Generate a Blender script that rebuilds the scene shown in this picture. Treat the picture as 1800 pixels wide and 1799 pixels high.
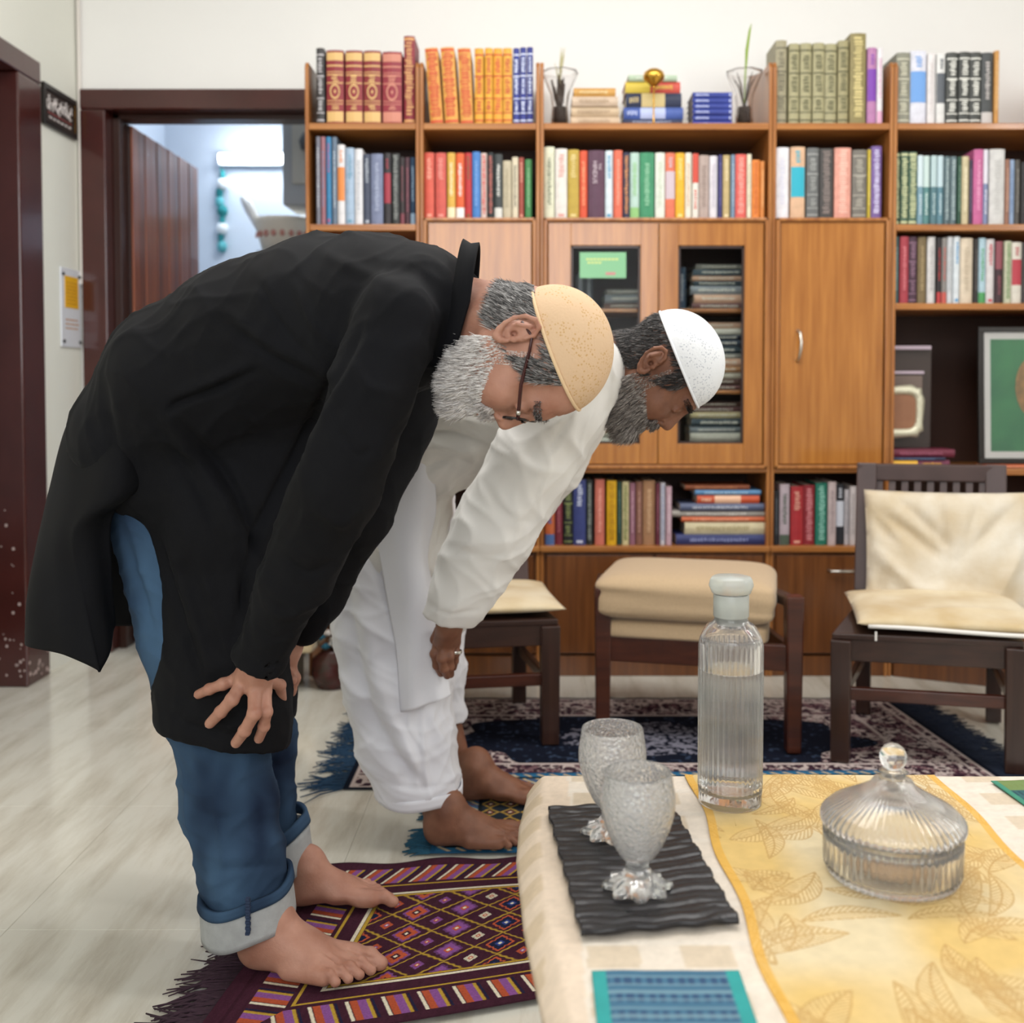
import bpy, bmesh, math, random
import numpy as np
from mathutils import Vector, Matrix

# ---------------------------------------------------------------- camera, world, lights, exposure
for o in list(bpy.data.objects): bpy.data.objects.remove(o)
scene = bpy.context.scene
COL = scene.collection
F, CX, TILT, CAMZ = 1850.0, 940.0, math.radians(2.0), 1.05
CY = 680.0 + F*math.tan(TILT)
cd = bpy.data.cameras.new('camera'); cam = bpy.data.objects.new('camera', cd); COL.objects.link(cam)
cam.location = (0, 0, CAMZ); cam.rotation_euler = (math.pi/2-TILT, 0, 0)
cd.sensor_width = 36; cd.lens = F/1800*36
cd.shift_x = (900-CX)/1800; cd.shift_y = (CY-899.5)/1800
cd.clip_start = .05; cd.clip_end = 60
cd.dof.use_dof = True; cd.dof.focus_distance = 1.78; cd.dof.aperture_fstop = 3.6
scene.camera = cam
scene.view_settings.view_transform = 'Standard'; scene.view_settings.look = 'None'
scene.view_settings.exposure = 0.0; scene.view_settings.gamma = 1; scene.view_settings.use_curve_mapping = False
w = bpy.data.worlds.new('world'); scene.world = w; w.use_nodes = True
w.node_tree.nodes['Background'].inputs[0].default_value = (.93, .96, 1, 1)
w.node_tree.nodes['Background'].inputs[1].default_value = .35
def area(name, loc, target, sx, sy, power, col=(1, .97, .93)):
    l = bpy.data.lights.new(name, 'AREA'); l.shape = 'RECTANGLE'; l.size = sx; l.size_y = sy; l.energy = power; l.color = col
    o = bpy.data.objects.new(name, l); COL.objects.link(o); o.location = loc
    o.rotation_euler = (Vector(target)-Vector(loc)).to_track_quat('-Z', 'Y').to_euler()
    return o
area('ceiling_light', (.1, 2.3, 2.93), (.1, 2.5, 0), 2.4, 1.2, 54, (1, .985, .97))
area('window_light', (-.2, -1.9, 2.0), (0, 2.6, 1.0), 2.6, 1.7, 66, (.97, .985, 1))
area('right_light', (2.7, 1.6, 2.45), (-.2, 2.6, .9), .25, 1.3, 22, (1, .99, .975))

def P(px, py, Y):
    a = (px-CX)/F; b = -(py-CY)/F
    c, s = math.cos(TILT), math.sin(TILT)
    dy = c+b*s; dz = -s+b*c
    t = Y/dy
    return Vector((a*t, Y, CAMZ+dz*t))
def PZ(px, py, Z):          # point on horizontal plane
    a = (px-CX)/F; b = -(py-CY)/F
    c, s = math.cos(TILT), math.sin(TILT)
    dy = c+b*s; dz = -s+b*c
    t = (Z-CAMZ)/dz
    return Vector((a*t, dy*t, Z))
def project(v):             # arrays (n,3) -> px,py
    c, s = math.cos(TILT), math.sin(TILT)
    x = v[:, 0]; y = v[:, 1]; z = v[:, 2]-CAMZ
    dep = y*c-z*s; up = y*s+z*c
    return CX+F*x/dep, CY-F*up/dep

# ---------------------------------------------------------------- materials
def lin(h):
    if isinstance(h, str):
        h = h.lstrip('#'); v = [int(h[i:i+2], 16)/255 for i in (0, 2, 4)]
    else: v = list(h)
    return tuple(c/12.92 if c <= .04045 else ((c+.055)/1.055)**2.4 for c in v)+(1,)
_m = {}
def mat(name, col, rough=.5, metal=0, noise=None, var=0, bump=0, bscale=None, trans=0, ior=1.45, emit=0, coat=0, sheen=0, col2=None, stretch=(1, 1, 1), sss=0, detail=4, bdist=.001, voro=False, attr=None, spec=None):
    if name in _m: return _m[name]
    m = bpy.data.materials.new(name); m.use_nodes = True; nt = m.node_tree; b = nt.nodes['Principled BSDF']; L = nt.links
    b.inputs['Base Color'].default_value = lin(col); b.inputs['Roughness'].default_value = rough; b.inputs['Metallic'].default_value = metal
    b.inputs['Transmission Weight'].default_value = trans; b.inputs['IOR'].default_value = ior
    b.inputs['Coat Weight'].default_value = coat; b.inputs['Coat Roughness'].default_value = .12; b.inputs['Sheen Weight'].default_value = sheen
    if spec is not None: b.inputs['Specular IOR Level'].default_value = spec
    if sss:
        b.inputs['Subsurface Weight'].default_value = sss; b.inputs['Subsurface Radius'].default_value = (1, .35, .2); b.inputs['Subsurface Scale'].default_value = .008
    if emit:
        b.inputs['Emission Color'].default_value = lin(col); b.inputs['Emission Strength'].default_value = emit
    if noise or bump:
        tc = nt.nodes.new('ShaderNodeTexCoord'); mp = nt.nodes.new('ShaderNodeMapping'); L.new(tc.outputs['Object'], mp.inputs[0]); mp.inputs['Scale'].default_value = stretch
    src = None
    if attr:
        an = nt.nodes.new('ShaderNodeVertexColor'); an.layer_name = attr; src = an.outputs[0]; L.new(src, b.inputs['Base Color'])
    if noise:
        n = nt.nodes.new('ShaderNodeTexNoise'); n.inputs['Scale'].default_value = noise; n.inputs['Detail'].default_value = detail; L.new(mp.outputs[0], n.inputs[0])
        r = nt.nodes.new('ShaderNodeValToRGB'); r.color_ramp.elements[0].position = .3; r.color_ramp.elements[1].position = .7
        if attr:
            r.color_ramp.elements[0].color = (1-var,)*3+(1,); r.color_ramp.elements[1].color = (1, 1, 1, 1)
            mx = nt.nodes.new('ShaderNodeMix'); mx.data_type = 'RGBA'; mx.blend_type = 'MULTIPLY'; mx.inputs[0].default_value = 1
            L.new(n.outputs[0], r.inputs[0]); L.new(src, mx.inputs[6]); L.new(r.outputs[0], mx.inputs[7]); L.new(mx.outputs[2], b.inputs['Base Color'])
        else:
            c1 = lin(col); c2 = lin(col2) if col2 else tuple(x*(1-var) for x in c1[:3])+(1,)
            r.color_ramp.elements[0].color = c2; r.color_ramp.elements[1].color = c1
            L.new(n.outputs[0], r.inputs[0]); L.new(r.outputs[0], b.inputs['Base Color'])
    if bump:
        n2 = nt.nodes.new('ShaderNodeTexVoronoi' if voro else 'ShaderNodeTexNoise'); n2.inputs['Scale'].default_value = bscale or 40
        if not voro: n2.inputs['Detail'].default_value = 3
        L.new(mp.outputs[0], n2.inputs[0])
        bp = nt.nodes.new('ShaderNodeBump'); bp.inputs['Strength'].default_value = bump; bp.inputs['Distance'].default_value = bdist
        L.new(n2.outputs[0], bp.inputs['Height']); L.new(bp.outputs[0], b.inputs['Normal'])
    _m[name] = m; return m

def wood(name, c1, c2, rough=.28, vert=True, coat=.3, scale=1):
    return mat(name, c1, rough, noise=9*scale, col2=c2, stretch=(6, 6, .35) if vert else (.35, 6, 6), coat=coat, bump=.15, bscale=60, bdist=.0006)
W_CASE = wood('teak_varnish', '#b5793f', '#8f5527', .3)
W_CASEH = wood('teak_varnish_shelf', '#b5793f', '#8f5527', .3, False)
W_DOOR = wood('teak_door_veneer', '#b87a3a', '#9a5f28', .2, True, .8)
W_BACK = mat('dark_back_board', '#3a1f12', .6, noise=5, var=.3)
W_LOW = wood('dark_teak_base', '#7c4a22', '#5e3415', .35)
W_DARK = wood('dark_stained_wood', '#3a231b', '#2a1711', .35)
W_DARKH = wood('dark_stained_rail', '#3a231b', '#2a1711', .35, False)
W_RED = wood('red_brown_wood', '#4a2214', '#36150b', .35, False)
M_FRAME = mat('maroon_gloss_paint', '#4a211d', .2, noise=7, var=.25, bump=.25, bscale=18, coat=.4, bdist=.003)
M_WALL = mat('white_wall_paint', '#f4f3f0', .75, noise=1.5, var=.03, bump=.1, bscale=60)
M_WALLL = mat('cream_wall_paint', '#e9eae0', .75, noise=1.5, var=.03, bump=.1, bscale=60)
M_BLUE = mat('pale_blue_wall_paint', '#d6e0ee', .6, noise=2, var=.04)
M_PAGE = mat('book_pages', '#dcd3bd', .85, noise=60, var=.15, stretch=(1, 1, 6))
M_BRASS = mat('brass', '#d8a648', .25, 1)
M_STEEL = mat('brushed_steel', '#cfccc4', .28, 1)

# ---------------------------------------------------------------- mesh helpers
def link(name, me, m=None, parent=None, smooth=False):
    o = bpy.data.objects.new(name, me); COL.objects.link(o)
    if m is not None and not me.materials:
        for q in (m if isinstance(m, (list, tuple)) else [m]): me.materials.append(q)
    if parent: o.parent = parent
    if smooth:
        me.polygons.foreach_set('use_smooth', [True]*len(me.polygons))
    return o
def tag(o, label=None, cat=None, group=None, kind=None):
    if label: o['label'] = label
    if cat: o['category'] = cat
    if group: o['group'] = group
    if kind: o['kind'] = kind
    return o
def thing(name, label, cat, loc=(0, 0, 0), rz=0, group=None):
    o = bpy.data.objects.new(name, None); COL.objects.link(o); o.location = loc; o.rotation_euler = (0, 0, rz); o.empty_display_size = .05
    return tag(o, label, cat, group)
class MB:
    def __init__(s): s.v = []; s.f = []; s.mi = []; s.cur = 0
    def add(s, vs, fs):
        n = len(s.v); s.v += [tuple(v) for v in vs]; s.f += [tuple(i+n for i in f) for f in fs]; s.mi += [s.cur]*len(fs); return s
    def box(s, x0, x1, y0, y1, z0, z1, M=None):
        vs = [Vector((x, y, z)) for x in (x0, x1) for y in (y0, y1) for z in (z0, z1)]
        if M is not None: vs = [M@v for v in vs]
        return s.add(vs, [(0, 1, 3, 2), (4, 6, 7, 5), (0, 4, 5, 1), (2, 3, 7, 6), (0, 2, 6, 4), (1, 5, 7, 3)])
    def bar(s, a, b, wx, wy=None, up=(0, 1, 0), w2=None):    # tapered rectangular bar
        a = Vector(a); b = Vector(b); wy = wy or wx; w2 = w2 or (wx, wy)
        d = (b-a).normalized(); u = Vector(up); u = (u-d*u.dot(d)).normalized(); r = d.cross(u)
        vs = []
        for p, (x, y) in ((a, (wx, wy)), (b, w2)):
            for sx, sy in ((-1, -1), (1, -1), (1, 1), (-1, 1)): vs.append(p+r*sx*x/2+u*sy*y/2)
        return s.add(vs, [(0, 1, 2, 3), (7, 6, 5, 4), (0, 4, 5, 1), (1, 5, 6, 2), (2, 6, 7, 3), (3, 7, 4, 0)])
    def tube(s, pts, r, n=8, cap=True):
        pts = [Vector(p) for p in pts]; rs = r if isinstance(r, (list, tuple)) else [r]*len(pts)
        u = None; vs = []
        for i, p in enumerate(pts):
            d = (pts[min(i+1, len(pts)-1)]-pts[max(i-1, 0)]).normalized()
            if u is None: u = d.orthogonal().normalized()
            else: u = (u-d*u.dot(d)).normalized()
            w_ = d.cross(u)
            for k in range(n):
                t = 2*math.pi*k/n; vs.append(p+(u*math.cos(t)+w_*math.sin(t))*rs[i])
        fs = []
        for i in range(len(pts)-1):
            for k in range(n):
                k2 = (k+1) % n; fs.append((i*n+k, i*n+k2, (i+1)*n+k2, (i+1)*n+k))
        if cap: fs.append(tuple(range(n-1, -1, -1))); fs.append(tuple((len(pts)-1)*n+k for k in range(n)))
        return s.add(vs, fs)
    def lathe(s, prof, n=32, c=(0, 0, 0), mod=None, close=False):
        vs = []
        for i, (r, z) in enumerate(prof):
            for k in range(n):
                t = 2*math.pi*k/n; rr = r*(mod(t, i, z) if mod else 1)
                vs.append((c[0]+rr*math.cos(t), c[1]+rr*math.sin(t), c[2]+z))
        fs = []; m = len(prof)
        for i in range(m-1 if not close else m):
            i2 = (i+1) % m
            for k in range(n):
                k2 = (k+1) % n; fs.append((i*n+k, i*n+k2, i2*n+k2, i2*n+k))
        return s.add(vs, fs)
    def prism(s, pts2, z0, z1):
        n = len(pts2); vs = [(x, y, z0) for x, y in pts2]+[(x, y, z1) for x, y in pts2]
        return s.add(vs, [tuple(range(n-1, -1, -1)), tuple(range(n, 2*n))]+[(i, (i+1) % n, n+(i+1) % n, n+i) for i in range(n)])
    def build(s, name, m=None, parent=None, bevel=0, smooth=False, seg=2):
        me = bpy.data.meshes.new(name); me.from_pydata(s.v, [], s.f); me.update()
        bm = bmesh.new(); bm.from_mesh(me); bmesh.ops.recalc_face_normals(bm, faces=bm.faces); bm.to_mesh(me); bm.free()
        o = link(name, me, m, parent, smooth)
        if len(set(s.mi)) > 1: me.polygons.foreach_set('material_index', s.mi)
        if bevel:
            b = o.modifiers.new('bevel', 'BEVEL'); b.width = bevel; b.segments = seg; b.limit_method = 'ANGLE'; b.angle_limit = .6
        return o
def box(name, x0, x1, y0, y1, z0, z1, m, parent=None, bevel=.002):
    return MB().box(x0, x1, y0, y1, z0, z1).build(name, m, parent, bevel)
def struct(o): o['kind'] = 'structure'; return o
def catmull(P_, n):           # resample list of np points along first axis
    P_ = np.asarray(P_, float); m = len(P_)
    if m == 2:
        t = np.linspace(0, 1, n).reshape(-1, *([1]*(P_.ndim-1))); return P_[0]*(1-t)+P_[1]*t
    ts = np.linspace(0, m-1, n); out = []
    for t in ts:
        i = min(int(t), m-2); u = t-i
        p1, p2 = P_[i], P_[i+1]; p0 = P_[i-1] if i > 0 else 2*p1-p2; p3 = P_[i+2] if i+2 < m else 2*p2-p1
        out.append(.5*((2*p1)+(-p0+p2)*u+(2*p0-5*p1+4*p2-p3)*u*u+(-p0+3*p1-3*p2+p3)*u**3))
    return np.array(out)
def grid_mesh(name, G, m, parent=None, thick=0, smooth=True, colors=None, closed=False):
    G = np.asarray(G); a, b = G.shape[:2]; me = bpy.data.meshes.new(name)
    idx = np.arange(a*b).reshape(a, b)
    if closed: idx = np.concatenate([idx, idx[:, :1]], 1)
    q = np.stack([idx[:-1, :-1], idx[:-1, 1:], idx[1:, 1:], idx[1:, :-1]], -1).reshape(-1, 4)
    fast_mesh(me, G.reshape(-1, 3), q)
    if colors is not None:
        at = me.color_attributes.new('col', 'FLOAT_COLOR', 'POINT')
        c = np.concatenate([colors.reshape(-1, 3), np.ones((a*b, 1))], 1).astype(np.float32); at.data.foreach_set('color', c.ravel())
    o = link(name, me, m, parent, smooth)
    if thick:
        s = o.modifiers.new('solid', 'SOLIDIFY'); s.thickness = thick; s.offset = 0
    return o
def fast_mesh(me, V, Q):
    V = np.asarray(V, np.float32); Q = np.asarray(Q, np.int32); k = Q.shape[1]
    me.vertices.add(len(V)); me.vertices.foreach_set('co', V.ravel())
    me.loops.add(Q.size); me.loops.foreach_set('vertex_index', Q.ravel())
    me.polygons.add(len(Q)); me.polygons.foreach_set('loop_start', np.arange(0, Q.size, k, dtype=np.int32))
    me.update(calc_edges=True); me.validate()
def sheet(name, ctrl, m, parent=None, nu=40, nv=40, thick=.002, fold=None):   # ctrl rows of (px,py,Y)
    W_ = np.array([[list(P(*c)) for c in row] for row in ctrl])
    G = catmull(W_, nu); G = catmull(G.transpose(1, 0, 2), nv).transpose(1, 0, 2)
    if fold is not None: G = fold(G)
    return grid_mesh(name, G, m, parent, thick)
def text_mesh(name, body, size, m, parent, M, depth=.0004, spacing=1.0):
    cu = bpy.data.curves.new(name, 'FONT'); cu.body = body; cu.size = size; cu.extrude = depth; cu.align_x = 'CENTER'; cu.align_y = 'CENTER'; cu.space_character = spacing; cu.resolution_u = 2
    t = bpy.data.objects.new(name, cu); COL.objects.link(t)
    dg = bpy.context.evaluated_depsgraph_get(); me = bpy.data.meshes.new_from_object(t.evaluated_get(dg))
    bpy.data.objects.remove(t); me.transform(M); me.materials.clear()
    return link(name, me, m, parent)
RND = random.Random(7)
# ---------------------------------------------------------------- the setting
WX, WY = -1.78, 4.14
ROT = lambda o: o
fl = struct(box('floor', -4.2, 4.2, -2.2, 8.0, -.06, -.012, mat('floor_bed', '#8f8b80', .8), None, 0))
def marble():
    m = mat('polished_marble', '#d5d1c4', .13, noise=1.2, var=.1, coat=.25)
    nt = m.node_tree; L = nt.links; b = nt.nodes['Principled BSDF']
    g = nt.nodes.new('ShaderNodeNewGeometry'); mp = nt.nodes.new('ShaderNodeMapping'); mp.inputs['Rotation'].default_value = (0, 0, -.62); mp.inputs['Scale'].default_value = (5.5, .9, 1)
    n = nt.nodes.new('ShaderNodeTexNoise'); n.inputs['Scale'].default_value = 2.2; n.inputs['Detail'].default_value = 8; n.inputs['Roughness'].default_value = .65
    r = nt.nodes.new('ShaderNodeValToRGB'); e = r.color_ramp.elements; e[0].position = .3; e[0].color = lin('#bcb5a6'); e[1].position = .56; e[1].color = lin('#dcd9cd')
    x = r.color_ramp.elements.new(.43); x.color = lin('#cfcabc')
    L.new(g.outputs['Position'], mp.inputs[0]); L.new(mp.outputs[0], n.inputs[0]); L.new(n.outputs[0], r.inputs[0]); L.new(r.outputs[0], b.inputs['Base Color'])
    return m
M_MARBLE = marble()
TS = .6
tm = MB().box(0, TS-.0006, 0, TS-.0006, -.012, 0)
tile0 = tm.build('floor_tile', M_MARBLE, fl, .0004, seg=1)
first = True
for i in range(-4, 6):
    for j in range(1, 13):
        x, y = i*TS+.18, j*TS-.4
        if x < -3.0 or (x < -2.3 and y > 4.2) or (x > 2 and y > 4.3) or y > 6.6: continue
        o = tile0 if first else tile0.copy()
        if not first: COL.objects.link(o)
        first = False
        o.location = (x, y, 0)
# back wall with a doorway (opening X -1.67..-.84, up to z 2.124)
OX0, OX1, OZ = -1.667, -.86, 2.125
mb = MB(); mb.box(-2.0, OX0-.1+.0, WY, WY+.2, 0, 3.0); mb.box(OX1+.1, 3.2, WY, WY+.2, 0, 3.0); mb.box(OX0-.1, OX1+.1, WY, WY+.2, OZ+.08, 3.0)
struct(mb.build('wall_back', M_WALL))
# left wall with a doorway toward the camera
LY = 3.81
mb = MB(); mb.box(WX-.2, WX, LY, WY, 0, 3.0); mb.box(WX-.2, WX, -2.2, 2.9, 0, 3.0); mb.box(WX-.2, WX, 2.9, LY, 2.21, 3.0)
struct(mb.build('wall_left', M_WALLL))
struct(box('wall_right', 3.0, 3.2, -2.2, WY, 0, 3.0, M_WALL, None, 0))
struct(box('ceiling', -4.2, 4.2, -2.2, 8.0, 3.0, 3.1, M_WALL, None, 0))
# rear side of the room is open for daylight: low wall only
struct(box('wall_rear', -1.98, 3.0, -2.4, -2.2, 0, .9, M_WALL, None, 0))
# side room seen through the left doorway
struct(box('wall_side_room', -3.4, -3.3, 1.0, 5.2, 0, 3.0, M_WALLL, None, 0))
struct(box('wall_side_room_far', -3.3, -1.98, 4.14, 4.24, 0, 3.0, mat('grey_room_paint', '#b5aca6', .7), None, 0))
# room behind
mb = MB(); mb.box(-2.4, .6, 6.6, 6.7, 0, 3.0)
struct(mb.build('wall_back_room', M_BLUE))
struct(box('wall_back_room_left', -2.4, -2.3, WY+.2, 6.6, 0, 3.0, M_BLUE, None, 0))
struct(box('wall_back_room_right', .3, .4, WY+.2, 6.6, 0, 3.0, M_BLUE, None, 0))
# door frames
fr = struct(MB().box(OX0-.1, OX0, WY-.02, WY+.14, 0, OZ).box(OX0-.1, OX1+.1, WY-.02, WY+.14, OZ, OZ+.08).box(OX1, OX1+.1, WY-.02, WY+.14, 0, OZ).build('door_1', M_FRAME, None, .006))
MB().box(OX0, OX0+.03, WY+.05, WY+.14, 0, OZ).box(OX0, OX1, WY+.05, WY+.14, OZ-.02, OZ).build('door_stop', mat('dark_stop_paint', '#33180f', .3), fr, .003)
f2 = struct(MB().box(WX-.13, WX+.012, LY-.17, LY, 0, 2.13).box(WX-.13, WX+.012, 2.8, LY, 2.13, 2.21).box(WX-.13, WX+.012, 2.8, 2.9, 0, 2.13).build('door_2', M_FRAME, None, .006))
rc = random.Random(3)
cm = MB()
for k in range(26):
    z = .02+abs(rc.gauss(0, .25)); x = rc.uniform(WX-.1, WX); s = rc.uniform(.0015, .0045)
    if z < 1.5: cm.box(x-s, x+s, LY-.1705, LY-.169, z-s*1.3, z+s)
for k in range(14):
    z = .01+abs(rc.gauss(0, .06)); y = rc.uniform(LY-.16, LY-.01); s = rc.uniform(.003, .007); cm.box(WX+.011, WX+.0126, y-s, y+s, z, z+s*2)
cm.build('paint_chip', mat('chipped_primer', '#b9a7a2', .8), f2)
# open door leaf: planks seen edge to edge
leaf = struct(MB().box(-1.652, -1.625, WY+.12, WY+.12+.84, .012, 2.1).build('door_3', mat('door_core', '#2b120c', .4), None, .003))
W_PLANK = wood('glossy_brown_plank', '#a0562e', '#7a3a1c', .3, True, .3)
W_PLANK2 = wood('glossy_dark_plank', '#8a4826', '#5f2a14', .3, True, .3)
for k in range(12):
    y = WY+.125+k*.0695
    MB().box(-1.6255, -1.617-.002*(k % 2), y+.0015, y+.068, .014, 2.098).build('plank', (W_PLANK, W_PLANK2)[k % 3 == 1], leaf, .003)
MB().box(-1.619, -1.605, WY+.87, WY+.93, .98, 1.12).tube([(-1.605, WY+.9, 1.03), (-1.58, WY+.9, 1.03), (-1.575, WY+.83, 1.03)], .006).build('handle', M_STEEL, leaf)

# framed calligraphy on the left wall
t = thing('framed_calligraphy', 'small black framed white calligraphy panel hanging beside the maroon doorway', 'picture', (WX+.001, 3.965, 2.0)); t.scale = (1, .88, 1)
MB().box(0, .014, -.155, .155, 0, .02).box(0, .014, -.155, .155, .13, .15).box(0, .014, -.155, -.135, .02, .13).box(0, .014, .135, .155, .02, .13).build('frame', mat('black_frame', '#231f1c', .3), t, .002)
MB().box(0, .006, -.136, .136, .019, .131).build('panel', mat('dark_panel_print', '#3b302d', .5), t)
cs = MB(); rr = random.Random(5)
for k in range(9):
    y = -.105+k*.0262; z = .078+rr.uniform(-.006, .01)
    pts = [(.0075, y+.012*math.cos(a)*(1+.3*rr.random())-.004, z+.016*math.sin(a)+rr.uniform(-.003, .003)) for a in np.linspace(rr.uniform(0, 2), rr.uniform(4, 6.2), 9)]
    cs.tube(pts, [.0012+.0022*math.sin(math.pi*q/8) for q in range(9)], 6)
    if k % 2 == 0: cs.tube([(.0075, y+.006, z+.008), (.0075, y+.009, z+.036)], [.0024, .0012], 6)
    cs.box(.006, .0085, y-.003, y+.001, z+.026, z+.03)
for k in range(6):
    y = -.1+k*.036; cs.tube([(.0075, y+q*.004, .035+.004*math.sin(q*1.8+k)) for q in range(7)], .0014, 5)
cs.build('lettering', mat('white_ink', '#e7dfdc', .5), t)
MB().box(.006, .0072, -.11, .115, .05, .053).build('red_line', mat('red_ink', '#a5484a', .5), t)
MB().box(.0135, .0155, .126, .134, .022, .128).build('gold_edge', M_BRASS, t)
# acrylic notice board
t = thing('notice_board', 'clear acrylic notice board with a yellow sheet screwed to the left wall', 'sign', (WX+.001, 4.04, 1.2))
MB().box(0, .006, -.085, .085, 0, .3).build('plate', mat('acrylic_white', '#dfe3ea', .12, coat=.5), t, .002)
MB().box(.006, .0075, -.055, .06, .15, .27).build('yellow_sheet', mat('yellow_paper', '#efb51e', .6, noise=20, var=.12), t)
lm = MB(); rr = random.Random(9)
for r in range(7):
    y = -.045
    while y < .045:
        w_ = rr.uniform(.004, .014); lm.box(.0075, .0081, y, y+w_, .165+r*.013, .165+r*.013+.004); y += w_+.004
for r in range(3):
    y = -.05
    while y < .055:
        w_ = rr.uniform(.005, .018); lm.box(.006, .0068, y, y+w_, .07+r*.016, .07+r*.016+.005); y += w_+.005
lm.build('lettering', mat('orange_ink', '#b9792b', .6), t)
for y, z in ((-.07, .275), (.07, .275), (-.07, .022), (.07, .022)):
    MB().tube([(.005, y, z), (.012, y, z)], .006, 10).build('screw', mat('dark_screw', '#3a3a3a', .3, .8), t)
# conduit in the corner
t = thing('wall_cable', 'thin white cable conduit running down the corner of the left wall', 'cable', (WX+.012, WY-.012, 1.45))
MB().tube([(0, 0, 0), (0, 0, 1.5)], .008, 8).build('conduit', mat('conduit_white', '#e3ddd6', .5), t)

# things in the room behind
t = thing('tube_light', 'glowing white tube light on the wall of the room behind the doorway', 'lamp', (-1.98, 6.1, 2.33), 0)
t.location = (-1.95, 6.5, 2.45)
MB().box(0, .62, .03, .09, -.035, .035).build('housing', mat('lamp_housing', '#e8eef2', .4), t, .004)
MB().tube([(.02, .0, 0), (.6, .0, 0)], .028, 12).build('tube', mat('tube_glow', '#eef6ff', .4, emit=24), t)
area('back_room_lamp', (-1.1, 5.6, 2.8), (-1.3, 5.8, 0), .8, .8, 20, (.9, .96, 1))
t = thing('wall_hanging', 'teal and white tasselled garland hanging on the pale blue wall', 'decoration', P(388, 300, 6.57))
rr = random.Random(2); cl = ['#2f8f93', '#e8edf0', '#1f7a80', '#5fb0b8', '#27868a']
MB().tube([(0, 0, .1), (0, 0, -.5)], .004, 6).build('cord', mat('teal_cord', '#2f8f93', .7), t)
for k in range(9):
    z = -.02-k*.055; r = .018+.02*math.sin(k*1.3)**2
    MB().lathe([(.002, .03), (r*.7, .02), (r, 0), (r*.9, -.03), (r*.3, -.045)], 10, (rr.uniform(-.01, .012), 0, z)).build('tassel', mat('tassel'+str(k % 5), cl[k % 5], .8), t, smooth=True)
t = thing('side_cabinet', 'grey cabinet in the room behind, partly hidden by the bookcase', 'cabinet', P(520, 445, 5.35)+Vector((0, 0, 0)))
t.location.z = 0
MB().box(-.2, .5, 0, .45, 0, 1.74).build('body', mat('grey_laminate', '#a3a7ab', .4), t, .004)
MB().box(-.19, .14, -.018, -.002, .05, 1.66).build('door', mat('grey_laminate_dark', '#70767c', .4), t, .003)
t2 = thing('storage_basket', 'white dotted cloth basket on the grey cabinet beyond the doorway', 'basket', P(500, 430, 5.5))
t2.location.z = 1.742; t2.scale = (1.1, 1.1, 1.45)
MB().lathe([(.001, 0), (.1, 0), (.135, .1), (.14, .12), (.13, .118), (.09, .01), (.001, .01)], 20).build('basket', mat('cream_cloth', '#ece3d2', .8), t2, smooth=True)
for k in range(8):
    a = -math.pi/2+(k-3.5)*.32
    MB().tube([(.123*math.cos(a), .123*math.sin(a), .06), (.132*math.cos(a), .132*math.sin(a), .062)], .011, 10).build('dot', mat('pink_dot', '#c98b7e', .7), t2)
MB().tube([(-.12, 0, .1), (-.17, 0, .17), (-.2, 0, .2)], [.02, .025, .012], 8).build('white_tag', mat('white_plastic', '#f1f3f5', .5), t2, smooth=True)
t3 = thing('spray_bottle', 'white bottle with light blue band standing behind the dotted basket', 'bottle', t2.location+Vector((.06, .16, 0)))
MB().lathe([(.001, 0), (.03, 0), (.032, .15), (.012, .19), (.012, .23), (.001, .235)], 14).build('body', mat('white_plastic', '#f1f3f5', .5), t3, smooth=True)
MB().lathe([(.033, .1), (.033, .14)], 14).build('band', mat('sky_band', '#5aa7d6', .5), t3)
t4 = thing('wall_cupboard', 'grey framed wall cupboard high up beyond the doorway', 'cupboard', P(497, 360, 5.2))
MB().box(0, .5, 0, .3, 0, .68).build('body', mat('grey_laminate', '#8c9196', .4), t4, .004)
MB().box(.05, .5, -.012, -.002, .1, .6).build('pane', mat('pale_pane', '#b9b7ae', .3), t4, .002)
MB().lathe([(.001, 0), (.03, .01), (.04, .05), (.02, .09), (.001, .1)], 14, (.13, -.04, .25)).build('round_knob', mat('dark_knob', '#54585c', .4), t4, smooth=True)

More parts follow.
